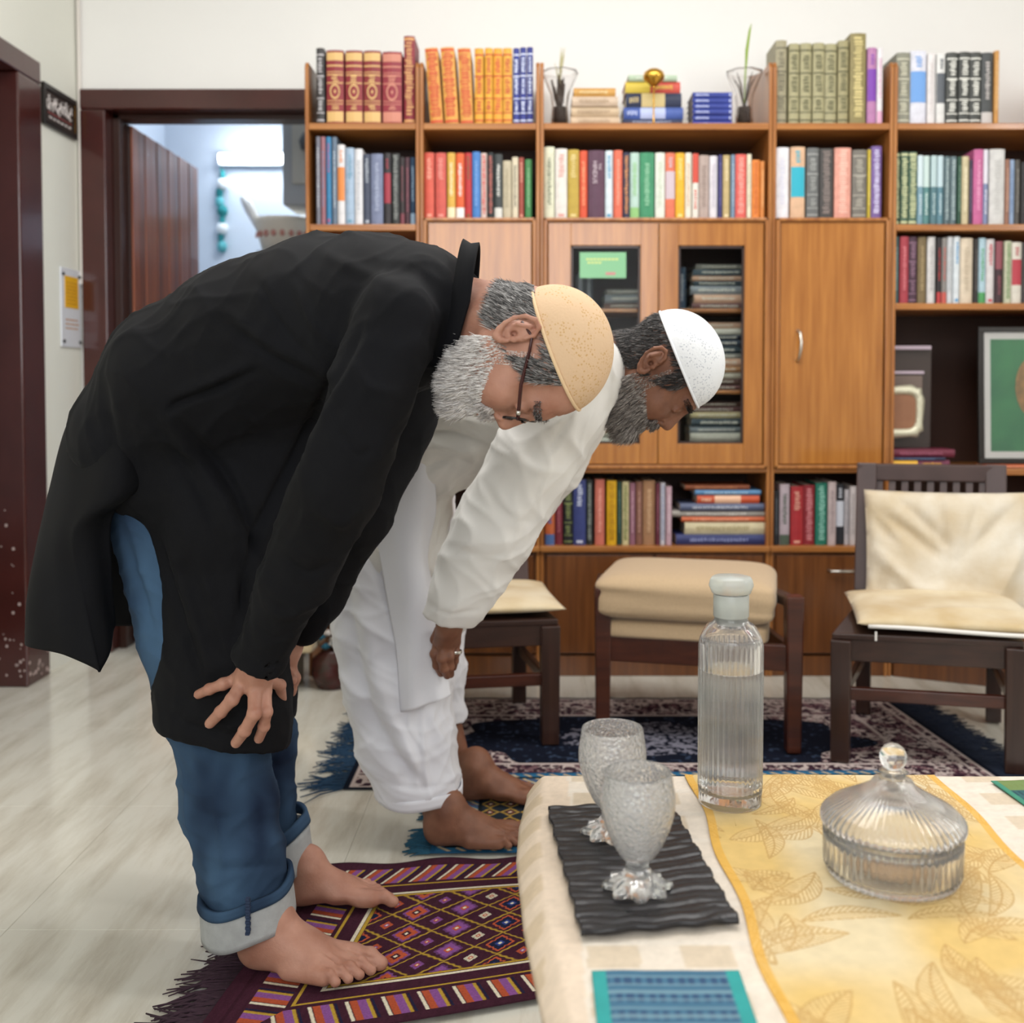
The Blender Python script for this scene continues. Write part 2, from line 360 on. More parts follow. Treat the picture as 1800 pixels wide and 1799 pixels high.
# ---------------------------------------------------------------- bookcase, five sections
YF, YB = 3.78, 4.125
def zx(py): return P(CX, py, YF).z
def xx(px): return P(px, 680, YF).x
def board(x0, x1, z, th=.024, m=None, yf=YF): return MB().box(x0, x1, yf, YB, z-th, z)
X = [xx(v) for v in (539, 739, 949, 1355, 1566, 1905)]
Ztop, Zdiv = zx(216), zx(108)
Zmid = zx(383)
Zlow0, Zlow1 = zx(822), zx(960)
PT = .013
sec_names = ['leftmost open bookcase section with three rows of shelves', 'narrow bookcase section with plain upper door beside the leftmost one', 'wide bookcase section with two glazed doors behind the men', 'narrow bookcase section with handled wooden door, right of glazed doors', 'rightmost open bookcase section holding the framed green picture']
secs = []
for i in range(5):
    x0, x1 = X[i]+.0008, X[i+1]-.0008
    s = thing('bookcase_section', sec_names[i], 'bookcase', ((x0+x1)/2, YF, 0)); secs.append(s); cx = (x0+x1)/2
    def loc(mb, name, m, bevel=.003, par=s, cx=cx):
        mb.v = [(v[0]-cx, v[1]-YF, v[2]) for v in mb.v]; return mb.build(name, m, par, bevel)
    for (a, b) in ((x0, x0+PT), (x1-PT, x1)):
        # top corner of the side panels is rounded off at the front
        prof = [(YF, .0), (YF, Zdiv-.02), (YF+.012, Zdiv), (YB, Zdiv), (YB, 0)]
        m_ = MB(); n = len(prof); m_.add([(a, y, z) for y, z in prof]+[(b, y, z) for y, z in prof], [tuple(range(n)), tuple(range(2*n-1, n-1, -1))]+[(q, (q+1) % n, n+(q+1) % n, n+q) for q in range(n)])
        loc(m_, 'side_panel', W_CASE)
    mid = Zmid if i in (1, 2, 3) else zx(394)
    loc(board(x0+PT, x1-PT, Ztop), 'shelf', W_CASEH)
    loc(board(x0+PT, x1-PT, mid), 'shelf', W_CASEH)
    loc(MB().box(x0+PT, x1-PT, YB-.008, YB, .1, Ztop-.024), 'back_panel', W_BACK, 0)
    if i == 0:
        for py in (560, 720, 960): loc(board(x0+PT, x1-PT, zx(py)), 'shelf', W_CASEH)
    elif i == 4:
        loc(board(x0+PT, x1-PT, zx(533)), 'shelf', W_CASEH); loc(board(x0+PT, x1-PT, zx(824)), 'shelf', W_CASEH)
    else:
        loc(board(x0+PT, x1-PT, Zlow0, .02), 'shelf', W_CASEH)
        loc(MB().box(x0-.0003, x1+.0003, YF-.012, YB, Zlow1-.022, Zlow1), 'counter', W_CASEH, .004)
        # raised door surround
        fz0, fz1 = Zlow0-.005, Zmid-.001
        g = .012
        sm = MB(); sm.box(x0+g, x0+g+.014, YF-.014, YF, fz0, fz1); sm.box(x1-g-.014, x1-g, YF-.014, YF, fz0, fz1)
        sm.box(x0+g, x1-g, YF-.014, YF, fz1-.013, fz1); sm.box(x0+g, x1-g, YF-.014, YF, fz0, fz0+.014)
        loc(sm, 'door_surround', W_CASE, .004)
        a, b = x0+g+.017, x1-g-.017; z0, z1 = fz0+.017, fz1-.016
        if i in (1, 3):
            d = loc(MB().box(a, b, YF-.004, YF+.014, z0, z1), 'door', W_DOOR, .002)
            if i == 3:
                hx = P(1402, 600, YF).x-cx; hz = zx(608)
                MB().tube([(hx, -.004, hz+.055), (hx+.004, -.022, hz+.045), (hx+.006, -.03, hz+.01), (hx+.004, -.03, hz-.015), (hx, -.02, hz-.045), (hx-.002, -.004, hz-.055)], [.006, .005, .0052, .0052, .005, .006], 10).build('handle', M_STEEL, d, smooth=True)
        else:
            xm = P(1157, 600, YF).x
            for (da, db, pa, pb) in ((a, xm-.0015, 1003, 1125), (xm+.0015, b, 1191, 1307)):
                pa, pb = xx(pa), xx(pb); pz0, pz1 = zx(780), zx(432)
                dm = MB(); dm.box(da, pa, YF-.004, YF+.014, z0, z1); dm.box(pb, db, YF-.004, YF+.014, z0, z1); dm.box(pa, pb, YF-.004, YF+.014, z0, pz0); dm.box(pa, pb, YF-.004, YF+.014, pz1, z1)
                d = loc(dm, 'glass_door', W_DOOR, .002)
                gm = MB(); gm.box(pa, pa+.008, YF-.001, YF+.012, pz0, pz1); gm.box(pb-.008, pb, YF-.001, YF+.012, pz0, pz1); gm.box(pa, pb, YF-.001, YF+.012, pz1-.01, pz1); gm.box(pa, pb, YF-.001, YF+.012, pz0, pz0+.008)
                loc(gm, 'bead', W_DARK, .001, d); 
                loc(MB().box(pa+.004, pb-.004, YF+.006, YF+.009, pz0+.004, pz1-.004), 'pane', mat('clear_pane', '#eef3f1', .02, trans=1, ior=1.12), 0, d)
            for py in (541, 686): loc(MB().box(x0+PT, x1-PT, YF+.04, YB-.01, zx(py)-.014, zx(py)), 'inner_shelf', W_CASEH)
        # base cabinet
        loc(MB().box(x0+.0, x1, YF+.012, YF+.03, .08, Zlow1-.022), 'base_front', W_LOW, 0)
        loc(MB().box(x0+.0, x1, YF+.004, YF+.02, .0, .075), 'plinth', W_LOW, .003)
        nd = 2 if i == 2 else 1
        for k in range(nd):
            da = x0+.02+(x1-x0-.04)*k/nd+.004; db = x0+.02+(x1-x0-.04)*(k+1)/nd-.004
            d = loc(MB().box(da, db, YF-.002, YF+.012, .085, Zlow1-.034), 'base_door', W_LOW, .003)
            if i == 3:
                hx = P(1478, 1003, YF).x-cx; hz = zx(1003)
                MB().tube([(hx-.045, 0, hz), (hx-.04, -.022, hz), (hx+.04, -.022, hz), (hx+.045, 0, hz)], .005, 8).build('handle', M_STEEL, d, smooth=True)
# corner base under the rightmost section
t = secs[4]; _cc = Vector((X[4]+.02, YF, 0))-t.location
MB().prism([(0, 0), (.8, -.36), (.8, .3), (0, .3)], .0, .07).build('plinth', W_LOW, t, .003).location = _cc
MB().prism([(0, .012), (.8, -.348), (.8, .3), (0, .3)], .074, zx(975)).build('base_body', W_LOW, t, .003).location = _cc
MB().prism([(0, -.012), (.8, -.372), (.8, .3), (0, .3)], zx(975)+.001, zx(961)).build('counter', W_CASEH, t, .003).location = _cc

# ---------------------------------------------------------------- books
def cover(h):
    return mat('book_'+h, h, .5, noise=35, var=.18, detail=2)
ORD = ['first', 'second', 'third', 'fourth', 'fifth', 'sixth', 'seventh', 'eighth', 'ninth', 'tenth', 'eleventh', 'twelfth', 'thirteenth', 'fourteenth', 'fifteenth', 'sixteenth', 'seventeenth', 'eighteenth', 'nineteenth', 'twentieth', 'twenty-first', 'twenty-second', 'twenty-third', 'twenty-fourth', 'twenty-fifth', 'twenty-sixth', 'twenty-seventh', 'twenty-eighth']
def book(w, h, d, col, col2, style, label, group, loc, lean=0, flat=False, rz=0):
    """upright: spine faces -Y, width along X; flat: lying, spine faces -Y, thickness along Z"""
    t = thing('book', label, 'book', loc, rz, group)
    M = Matrix.Rotation(lean, 4, 'Y')
    if flat: M = Matrix.Translation((h/2, 0, w/2))@Matrix.Rotation(-math.pi/2, 4, 'Y')   # long axis z -> -x
    c = .0022 if w > .012 else .0014
    m_ = MB(); r = min(.006, w*.3)
    prof = [(-w/2, d), (-w/2, r), (-w/4, r*.3), (0, 0), (w/4, r*.3), (w/2, r), (w/2, d), (w/2-c, d), (w/2-c, r+.002), (-w/2+c, r+.002), (-w/2+c, d)]
    n = len(prof)
    vs = [M@Vector((x, y, z)) for z in (0, h) for x, y in prof]
    m_.add(vs, [(q, (q+1) % n, n+(q+1) % n, n+q) for q in range(n)]+[(0, 1, 9, 10), (1, 2, 3, 4, 5, 8, 9), (5, 6, 7, 8), (n, n+1, n+9, n+10), (n+1, n+2, n+3, n+4, n+5, n+8, n+9), (n+5, n+6, n+7, n+8)])
    m_.build('cover', cover(col), t)
    MB().box(-w/2+c, w/2-c, r+.002, d-.003, .003, h-.003, M).build('pages', M_PAGE, t)
    if not style: return t
    pr = MB(); g = .0006
    def band(z0, z1, f=.96):
        xs = [-w/2*f, -w/4, 0, w/4, w/2*f]; ys = [r*.9, r*.3, 0, r*.3, r*.9]
        vs = []
        for z in (z0*h, z1*h):
            for x, y in zip(xs, ys):
                if abs(x) <= w/2*f+1e-6: vs.append(M@Vector((x, y-g, z)))
        for z in (z0*h, z1*h):
            for x, y in zip(xs, ys): vs.append(M@Vector((x, y+.0008, z)))
        fs = [(k, k+1, 6+k, 5+k) for k in range(4)]+[(10+k, 11+k, 1+k, k) for k in range(4)]+[(5+k, 6+k, 16+k, 15+k) for k in range(4)]
        pr.add(vs, fs)
    rr = random.Random(hash((round(loc[0]*1000), round(h*1000))) & 0xffff)
    def letters(z0, z1, f=.45):
        z = z0
        while z < z1:
            s = .012+.012*rr.random()
            pr.box(-w/2*f*(.5+.5*rr.random()), w/2*f*(.5+.5*rr.random()), -g, .0008, z*h, (z+s)*h, M)
            z += s+.01+.01*rr.random()
    if style == 'enc':
        for a, b in ((.03, .17), (.27, .28), (.31, .32), (.55, .565), (.66, .675), (.7, .71), (.78, .8), (.86, .97)): band(a, b)
        nn = 14; q0 = len(pr.v)
        ro, ri = w*.3, w*.23; vs = []
        for k in range(nn):
            a = 2*math.pi*k/nn
            for rr_ in (ro, ri): vs.append(M@Vector((rr_*math.cos(a), -g*1.2, h*.44+rr_*1.5*math.sin(a))))
        pr.add(vs, [(2*k, 2*((k+1) % nn), 2*((k+1) % nn)+1, 2*k+1) for k in range(nn)])
        pr.box(-w*.05, w*.05, -g*1.4, .001, h*.42, h*.46, M); letters(.575, .65); letters(.2, .26)
    elif style == 'bands':
        for a, b in ((.04, .06), (.14, .155), (.33, .345), (.62, .64), (.9, .92)): band(a, b)
        letters(.4, .6, .6); letters(.68, .86, .6); letters(.18, .3, .6)
    elif style == 'foot': band(.0, .17); letters(.35, .85)
    elif style == 'head': band(.55, 1.0); letters(.15, .45)
    elif style == 'mid': band(.3, .72); letters(.78, .92)
    elif style == 'full': letters(.08, .95, .6)
    elif style == 'wide': letters(.1, .92, .85); band(.02, .05); band(.95, .98)
    elif style == 'top': letters(.6, .92, .5); band(.03, .07, .5)
    else: letters(.2, .85, .4)
    pr.build('spine_print', mat('print_'+col2, col2, .5), t)['kind'] = 'stuff'
    return t
YS = 3.795
def row(base, items, where, group, depth=.16, cont=0):
    nm = len(items); 
    for k, it in enumerate(items):
        x0, x1, top, col, col2, style, desc = it[:7]; lean = it[7] if len(it) > 7 else 0
        a = P(x0, base, YS); b = P(x1, base, YS); z = base_z[base]
        for q in range(5):
            if X[q] < (a.x+b.x)/2 < X[q+1]: a.x = max(a.x, X[q]+PT+.0016); b.x = min(b.x, X[q+1]-PT-.0012); h = P(x0, top, YS).z-z
        label = f"{desc}, {ORD[k+cont]} from left {where}"
        book(b.x-a.x-.0008, h, depth+.03*RND.random(), col, col2, style, label, group, ((a.x+b.x)/2-math.tan(lean)*0, YS+RND.uniform(0, .012), z+.0005+(abs(math.sin(lean))*(b.x-a.x)/2)), lean)
base_z = {216: Ztop, 394: zx(394), 383: Zmid, 533: zx(533), 960: Zlow1}
D = {}
row(216, [(556, 570, 84, '#3d3b3c', '#b9b6b8', 'bands', 'thin charcoal book'), (574, 604, 88, '#8f2f35', '#d9b273', 'enc', 'crimson volume with gold bands'), (607, 637, 88, '#8f2f35', '#d9b273', 'enc', 'crimson volume with gold bands'), (639, 669, 88, '#8a3032', '#d9b273', 'enc', 'crimson volume with gold bands'), (672, 706, 90, '#93303c', '#c98470', 'enc', 'wide crimson volume with dull gold bands'), (710, 729, 63, '#8c2b38', '#cf9a63', 'wide', 'tallest red and gold book')], 'on top shelf, leftmost section', 'books on the top shelf, leftmost section')
row(216, [(756, 779, 83, '#e0a04a', '#c7462d', 'wide', 'leaning orange-gold volume with red lettering', -.075), (782, 806, 83, '#e3a54c', '#c7462d', 'wide', 'leaning orange-gold volume with red lettering', -.06), (809, 832, 83, '#dea24c', '#c9502f', 'wide', 'slightly leaning orange-gold volume', -.04), (834, 850, 84, '#e7a93a', '#b83a27', 'bands', 'slimmer yellow and red volume'), (852, 866, 84, '#e9ac3a', '#b8402a', 'bands', 'slimmer yellow and red volume'), (867, 883, 84, '#e9a63a', '#c2462a', 'bands', 'slimmer yellow and red volume'), (884, 900, 84, '#e8ac44', '#b8452a', 'bands', 'slimmer yellow and red volume'), (902, 913, 83, '#3b4494', '#d6def2', 'bands', 'narrow royal blue volume with white print'), (914, 925, 82, '#3a4390', '#d6def2', 'bands', 'narrow royal blue volume with white print'), (926, 937, 82, '#353d8a', '#d6def2', 'bands', 'narrow royal blue volume with white print')], 'on top shelf, second section', 'books on the top shelf, second section')
row(394, [(556, 563, 240, '#7d7f8c', '#c9ccd3', 'plain', 'slim grey-blue book'), (564, 572, 240, '#a3707a', '#6c87a5', 'plain', 'slim pinkish grey book'), (573, 582, 240, '#3f86b5', '#a7567d', 'top', 'slim bright blue book'), (583, 592, 240, '#6e7f92', '#b9c4cf', 'plain', 'slim slate book'), (593, 606, 254, '#e6e4e6', '#e08a4a', 'mid', 'white book with orange mark'), (607, 622, 259, '#a9bfd6', '#6f9cb5', 'top', 'pale blue book'), (623, 637, 261, '#e4e4e8', '#b6b9c0', 'plain', 'plain white book'), (638, 651, 270, '#4b5266', '#aeb6c0', 'top', 'slate blue book'), (652, 673, 270, '#7d86a3', '#a7afc7', 'plain', 'wide greyish blue book'), (675, 687, 269, '#39363a', '#a13c4a', 'mid', 'black book with dark red label'), (688, 702, 269, '#3b3d3d', '#8b8f8c', 'full', 'black book with grey lettering'), (703, 711, 276, '#403a3c', '#7d4650', 'foot', 'narrow charcoal book'), (712, 720, 276, '#5a4048', '#9b5f6c', 'plain', 'narrow plum book'), (721, 730, 276, '#27405a', '#89a0b5', 'foot', 'narrow dark blue book')], 'on middle shelf, leftmost section', 'books on the middle shelf, leftmost section')
row(383, [(745, 763, 268, '#d8604f', '#e9a48f', 'top', 'coral red book'), (765, 784, 268, '#d25f55', '#e2958a', 'top', 'coral red book'), (786, 800, 268, '#e0b452', '#efe3bd', 'foot', 'yellow book'), (801, 816, 268, '#e2683a', '#efece8', 'foot', 'orange book with white foot'), (817, 829, 268, '#c23a3e', '#7e5a38', 'top', 'red book with brown title'), (830, 844, 266, '#4d86cc', '#7fa9dc', 'plain', 'bright blue book'), (845, 856, 268, '#e6cfc6', '#cf4a44', 'full', 'white book with red lettering'), (857, 868, 268, '#2f3436', '#b9685f', 'full', 'black book with reddish print'), (869, 883, 270, '#44494a', '#d9d9d3', 'foot', 'dark grey book with white foot'), (884, 899, 282, '#c9bea4', '#a89c82', 'plain', 'shorter beige book'), (900, 911, 276, '#e2d7bd', '#7b7468', 'plain', 'cream book'), (912, 921, 276, '#a9544a', '#e0a08c', 'top', 'brick red book'), (923, 935, 280, '#4c8c57', '#86b98c', 'plain', 'green book')], 'on middle shelf, second section', 'books on the middle shelf, second section')
row(383, [(956, 975, 257, '#dfe0c6', '#6c6f5c', 'plain', 'pale green-white book'), (976, 997, 261, '#e6e1da', '#d59c93', 'top', 'white book with pink title'), (998, 1018, 262, '#bfa346', '#dcc98a', 'top', 'mustard book'), (1019, 1033, 264, '#dd5a3c', '#eb9a70', 'plain', 'orange red book'), (1034, 1063, 264, '#5c3c50', '#c9b3bf', None, 'wide purple book titled THE HINDUS'), (1064, 1078, 264, '#dbe8ef', '#4f9bc0', 'top', 'white book with blue title'), (1079, 1094, 264, '#e57258', '#f1a48c', 'plain', 'coral book'), (1095, 1107, 268, '#3b3a52', '#d0905a', 'full', 'dark patterned book'), (1108, 1124, 268, '#bcd8cd', '#8ec07a', 'foot', 'pale mint book'), (1125, 1150, 268, '#3f9168', '#8fc2a0', 'plain', 'wide green book'), (1152, 1169, 268, '#e6ebdf', '#c3cbb8', 'plain', 'white book'), (1170, 1187, 268, '#e2795c', '#c9b7c0', 'mid', 'salmon book with grey band'), (1188, 1204, 268, '#efb62e', '#f4d887', 'top', 'bright yellow book'), (1205, 1216, 268, '#efe9da', '#c7a58a', 'plain', 'cream book'), (1217, 1228, 270, '#eae6dc', '#cf4f40', 'head', 'white book with red upper half'), (1229, 1247, 272, '#b7a49c', '#8f7c74', 'plain', 'taupe book'), (1248, 1262, 273, '#e3dfe6', '#b9b3c0', 'plain', 'lilac white book'), (1263, 1270, 272, '#3f3c74', '#6d6aa0', 'plain', 'narrow indigo book'), (1271, 1284, 272, '#c6b07c', '#e6d7ad', 'top', 'khaki book'), (1285, 1292, 272, '#7c96b0', '#b4c4d3', 'plain', 'narrow grey-blue book'), (1293, 1312, 271, '#e0625a', '#f0a79a', 'full', 'wide coral red book'), (1313, 1321, 271, '#ece6cd', '#b8ad8c', 'plain', 'narrow cream book'), (1322, 1336, 281, '#e88a3c', '#c96a28', 'full', 'orange book'), (1337, 1345, 283, '#dd8f4c', '#f0b97c', 'plain', 'narrow light orange book')], 'on middle shelf above glazed doors', 'books on the middle shelf above the glazed doors')
hb = [o for o in bpy.data.objects if o.get('label', '').startswith('wide purple book titled')][0]
Mt = Matrix.Translation((-.006, -.0012, .165))@Matrix.Rotation(math.pi/2, 4, 'X')@Matrix.Rotation(-math.pi/2, 4, 'Z')
text_mesh('lettering', 'HINDUS', .022, mat('print_pale', '#d8c6cf', .5), hb, Mt)
text_mesh('lettering', 'THE', .013, mat('print_pale', '#d8c6cf', .5), hb, Matrix.Translation((.012, -.0012, .185))@Matrix.Rotation(math.pi/2, 4, 'X')@Matrix.Rotation(-math.pi/2, 4, 'Z'))
OL, OLD = '#a8a27c', '#5f5d40'
row(216, [(1362, 1384, 69, '#a39c80', '#6b6652', 'bands', 'khaki volume'), (1387, 1405, 76, OL, OLD, 'bands', 'olive gilt volume'), (1407, 1427, 75, OL, OLD, 'bands', 'olive gilt volume'), (1429, 1449, 75, OL, OLD, 'bands', 'olive gilt volume'), (1451, 1472, 75, OL, OLD, 'bands', 'olive gilt volume'), (1474, 1492, 70, '#a29a72', OLD, 'bands', 'olive gilt volume'), (1494, 1522, 58, '#8f8354', '#d8c88c', 'full', 'tallest olive and gold volume'), (1525, 1541, 83, '#b97fae', '#7a3fa8', 'mid', 'pink and purple book'), (1542, 1552, 84, '#ece8ec', '#d9a7c4', 'foot', 'white book')], 'on top shelf, fourth section', 'books on the top shelf, fourth section')
row(383, [(1362, 1388, 258, '#ecebf0', '#cfcfe0', 'plain', 'wide plain white book'), (1390, 1415, 258, '#dcb492', '#27a9c0', 'mid', 'tan book with turquoise band'), (1418, 1439, 260, '#6a6c6c', '#9b9d9a', 'bands', 'dark grey ribbed book'), (1442, 1466, 260, '#474442', '#8d7f7a', 'full', 'black book with brownish label'), (1468, 1497, 259, '#e3a08f', '#f0c4b4', 'full', 'wide salmon pink book'), (1499, 1524, 263, '#77726a', '#a9a498', 'bands', 'grey-brown book'), (1526, 1532, 262, '#c9b23a', '#e9d977', 'plain', 'narrow yellow book'), (1533, 1551, 256, '#7a5f9f', '#d7d2ef', 'full', 'purple and blue book')], 'on middle shelf, fourth section', 'books on the middle shelf, fourth section')
row(216, [(1570, 1600, 92, '#8b8b7c', '#c9c6b0', 'bands', 'wide grey-olive volume'), (1602, 1630, 87, '#dfe0ec', '#6f9fdc', 'mid', 'wide white book with blue mark'), (1632, 1646, 92, '#e7e3e3', '#cfc6c4', 'plain', 'plain white book'), (1648, 1663, 92, '#e4e4e2', '#5a5f66', 'mid', 'white and slate book'), (1665, 1685, 91, '#4a4c49', '#e6e6de', 'bands', 'black volume with silver print'), (1686, 1705, 91, '#474946', '#e6e6de', 'bands', 'black volume with silver print'), (1706, 1725, 91, '#484a47', '#e6e6de', 'bands', 'black volume with silver print'), (1727, 1747, 91, '#4c4f50', '#c6bfbc', 'foot', 'charcoal volume with grey label'), (1749, 1757, 88, '#d39a54', '#e9c590', 'plain', 'narrow tan board book')], 'on top shelf, rightmost section', 'books on the top shelf, rightmost section')
G1 = '#54705c'
row(394, [(1570, 1583, 267, G1, '#c9cda0', 'wide', 'green and cream volume'), (1584, 1597, 267, G1, '#c9cda0', 'wide', 'green and cream volume'), (1598, 1612, 267, G1, '#c9cda0', 'wide', 'green and cream volume'), (1613, 1623, 273, '#7fa3b3', '#cfe0e6', 'head', 'pale teal volume'), (1624, 1636, 273, '#5f8f8f', '#c9dcd8', 'head', 'teal volume'), (1637, 1648, 273, '#5a7f88', '#b7cdd0', 'head', 'teal-grey volume'), (1649, 1660, 273, '#628b99', '#c0d5dc', 'head', 'teal-grey volume'), (1661, 1671, 274, '#5b7076', '#a8b9bb', 'full', 'slate green volume'), (1672, 1683, 274, '#667a80', '#a8b9bb', 'full', 'slate green volume'), (1684, 1691, 275, '#2c5240', '#7d9c86', 'plain', 'narrow dark green book'), (1692, 1705, 274, '#d2c49e', '#ece2c4', 'plain', 'beige book'), (1706, 1711, 280, '#4a3d55', '#877a96', 'plain', 'narrow dark plum book'), (1712, 1729, 262, '#c9689a', '#e29ec0', 'plain', 'bright pink book'), (1730, 1739, 262, '#8893b8', '#dfdde6', 'head', 'blue-grey book'), (1740, 1766, 262, '#d5d4d2', '#bcbab8', 'plain', 'wide pale grey book'), (1767, 1775, 280, '#9a6f5c', '#c9a28e', 'plain', 'brown book'), (1776, 1785, 280, '#9ab0cf', '#6f88b0', 'plain', 'light blue book'), (1786, 1795, 280, '#55524e', '#8a8680', 'plain', 'dark grey book'), (1797, 1811, 284, '#2d2a2c', '#5f5b5d', 'plain', 'black book')], 'on middle shelf, rightmost section', 'books on the middle shelf, rightmost section')
row(533, [(1570, 1581, 416, '#3c6264', '#7d9c9a', 'plain', 'dark teal book'), (1582, 1597, 416, '#a83c48', '#d17a80', 'plain', 'crimson book'), (1598, 1613, 416, '#4a2f40', '#89687c', 'bands', 'dark plum volume'), (1615, 1630, 416, '#7c6a48', '#a8946c', 'plain', 'olive brown book'), (1632, 1646, 416, '#d9d7d6', '#aaa7a6', 'plain', 'white book'), (1647, 1655, 418, '#2e2a2c', '#b53a3c', 'foot', 'narrow black book'), (1656, 1665, 418, '#8d8884', '#c25a50', 'foot', 'narrow grey book'), (1666, 1676, 416, '#d3d6d9', '#a4a9ad', 'plain', 'pale grey book'), (1677, 1688, 416, '#dbe3e8', '#4d94c4', 'top', 'white book with blue print'), (1690, 1712, 418, '#ddcdb6', '#b6a68f', 'plain', 'wide cream book'), (1713, 1721, 420, '#2f2b2a', '#66605e', 'plain', 'narrow black book'), (1722, 1735, 418, '#b3d0dc', '#4f9a5c', 'foot', 'light blue and green book'), (1736, 1750, 420, '#d9d3d3', '#c2404c', 'top', 'white book with red mark'), (1751, 1764, 424, '#3f2a30', '#8a4a54', 'head', 'dark maroon book'), (1766, 1778, 424, '#c9cbb0', '#6b8a58', 'full', 'pale green book'), (1779, 1796, 426, '#dad4c8', '#b03c48', 'mid', 'off-white book'), (1797, 1812, 426, '#3a3634', '#6c6864', 'plain', 'black book')], 'on third shelf, rightmost section', 'books on the third shelf, rightmost section')
row(960, [(916, 930, 855, '#7c3a30', '#a86a60', 'plain', 'brick brown book'), (931, 944, 850, '#93303a', '#c46a70', 'plain', 'red book')], 'on lower shelf, second section', 'books on the lower shelf, second section')
row(960, [(958, 975, 850, '#c96a3e', '#4a6aa0', 'foot', 'orange and blue book'), (976, 989, 846, '#7c2f3c', '#a8606a', 'plain', 'maroon book'), (991, 1007, 843, '#25272a', '#7f8a55', 'bands', 'black book with green print'), (1008, 1030, 844, '#3c4680', '#c9d0e6', 'top', 'wide navy book'), (1031, 1042, 845, '#2e3434', '#8e9690', 'full', 'dark grey book'), (1046, 1063, 844, '#cf7464', '#e9a596', 'plain', 'salmon book'), (1067, 1084, 846, '#e2b01c', '#b3830e', 'full', 'bright yellow book'), (1085, 1093, 848, '#26443c', '#628076', 'plain', 'narrow dark green book'), (1094, 1106, 848, '#d6cc9c', '#6f7a40', 'full', 'cream and green book'), (1107, 1117, 850, '#96687a', '#c9a0ae', 'plain', 'mauve book'), (1118, 1130, 848, '#8a5f50', '#b98f80', 'plain', 'brown book'), (1131, 1152, 846, '#a87e5c', '#cdaa86', 'plain', 'wide tan book'), (1153, 1160, 850, '#6a3040', '#996070', 'plain', 'narrow maroon book'), (1161, 1170, 850, '#d9d8e0', '#8f9ab8', 'full', 'white book'), (1171, 1181, 856, '#c9a7b4', '#e2cdd5', 'plain', 'lilac book')], 'on lower shelf below glazed doors', 'books on the lower shelf below the glazed doors')
row(960, [(1360, 1370, 864, '#24262a', '#5c6066', 'plain', 'black book'), (1371, 1388, 852, '#b9aab2', '#4c5a4c', 'foot', 'grey-white book with green foot'), (1391, 1413, 856, '#a82a30', '#d8a08c', 'top', 'wide bright red book'), (1414, 1433, 854, '#8c222c', '#d0858a', 'full', 'dark red book'), (1435, 1455, 850, '#1f7560', '#8fc4b4', 'full', 'green book'), (1456, 1470, 848, '#c6b4b4', '#9b8a8a', 'plain', 'pinkish white book'), (1471, 1485, 852, '#22242c', '#c9ccd6', 'mid', 'black book with white band'), (1486, 1494, 862, '#c2bcc0', '#938d92', 'plain', 'narrow pale book'), (1495, 1506, 856, '#cfc6c6', '#a49a9a', 'plain', 'off-white book')], 'on lower shelf, fourth section', 'books on the lower shelf, fourth section')
def stack(base_z_, items, where, group, yf, depth=.15):
    z = base_z_+.0006; n = len(items)
    for k, (x0, x1, th, col, col2, style, desc) in enumerate(items):     # bottom up
        a = P(x0, 680, yf); b = P(x1, 680, yf); t_ = th*yf/F
        pos = 'bottom' if k == 0 else ('top' if k == n-1 else ORD[k]+' from bottom')
        book(t_-.0006, b.x-a.x, depth, col, col2, style, f"{desc}, {pos} {where}", group, ((a.x+b.x)/2, yf+RND.uniform(0, .01), z), 0, True)
        z += t_
stack(Ztop, [(1003, 1088, 17, '#cbb397', '#a68c70', 'plain', 'cream flat book'), (1004, 1087, 17, '#c9b293', '#a68c70', 'plain', 'cream flat book'), (1005, 1085, 17, '#cdb7a0', '#a68c70', 'plain', 'cream flat book'), (1008, 1081, 15, '#c9974e', '#e4cf9c', 'plain', 'ochre flat book')], 'of cream pile on top shelf', 'flat books in the cream pile', 3.82)
stack(Ztop, [(1092, 1201, 9, '#2c7058', '#89b8a0', 'plain', 'green flat book'), (1094, 1198, 10, '#3d4560', '#a7b0c9', 'plain', 'navy flat book'), (1095, 1199, 20, '#4a64b0', '#b9c6ec', 'mid', 'blue flat book'), (1099, 1196, 25, '#2a3350', '#d8c48c', 'mid', 'dark blue flat book'), (1098, 1194, 20, '#cf5548', '#d8c04a', 'head', 'red and yellow flat book'), (1103, 1188, 11, '#b9cdb4', '#e2e9dc', 'plain', 'pale green flat book')], 'of pile behind brass ornament', 'flat books behind the brass ornament', 3.88)
stack(Ztop, [(1216, 1285, 10, '#3f4ba0', '#c2cbf0', 'plain', 'blue flat book')]+[(1216, 1284, 10, '#3c4a9a', '#c2cbf0', 'top', 'blue flat book') for _ in range(5)], 'of blue pile on top shelf', 'flat books in the blue pile', 3.83)
stack(Zlow1, [(1190, 1348, 18, '#343c70', '#8d97c4', 'plain', 'navy flat book'), (1206, 1347, 22, '#d9cda8', '#a89a70', 'plain', 'thick cream flat book'), (1200, 1347, 9, '#d06a40', '#efb090', 'plain', 'orange flat book'), (1183, 1346, 11, '#a8a29a', '#d6d2cb', 'plain', 'grey flat book'), (1197, 1345, 13, '#5a6482', '#c6cbd8', 'plain', 'slate flat book'), (1227, 1337, 15, '#cf5a38', '#f0c0a0', 'mid', 'orange red flat book'), (1223, 1339, 9, '#5c8cb8', '#b8d0e2', 'plain', 'light blue flat book'), (1206, 1320, 9, '#8a4a2c', '#c08058', 'plain', 'brown flat book')], 'of pile on lower shelf', 'flat books piled on the lower shelf', 3.80)
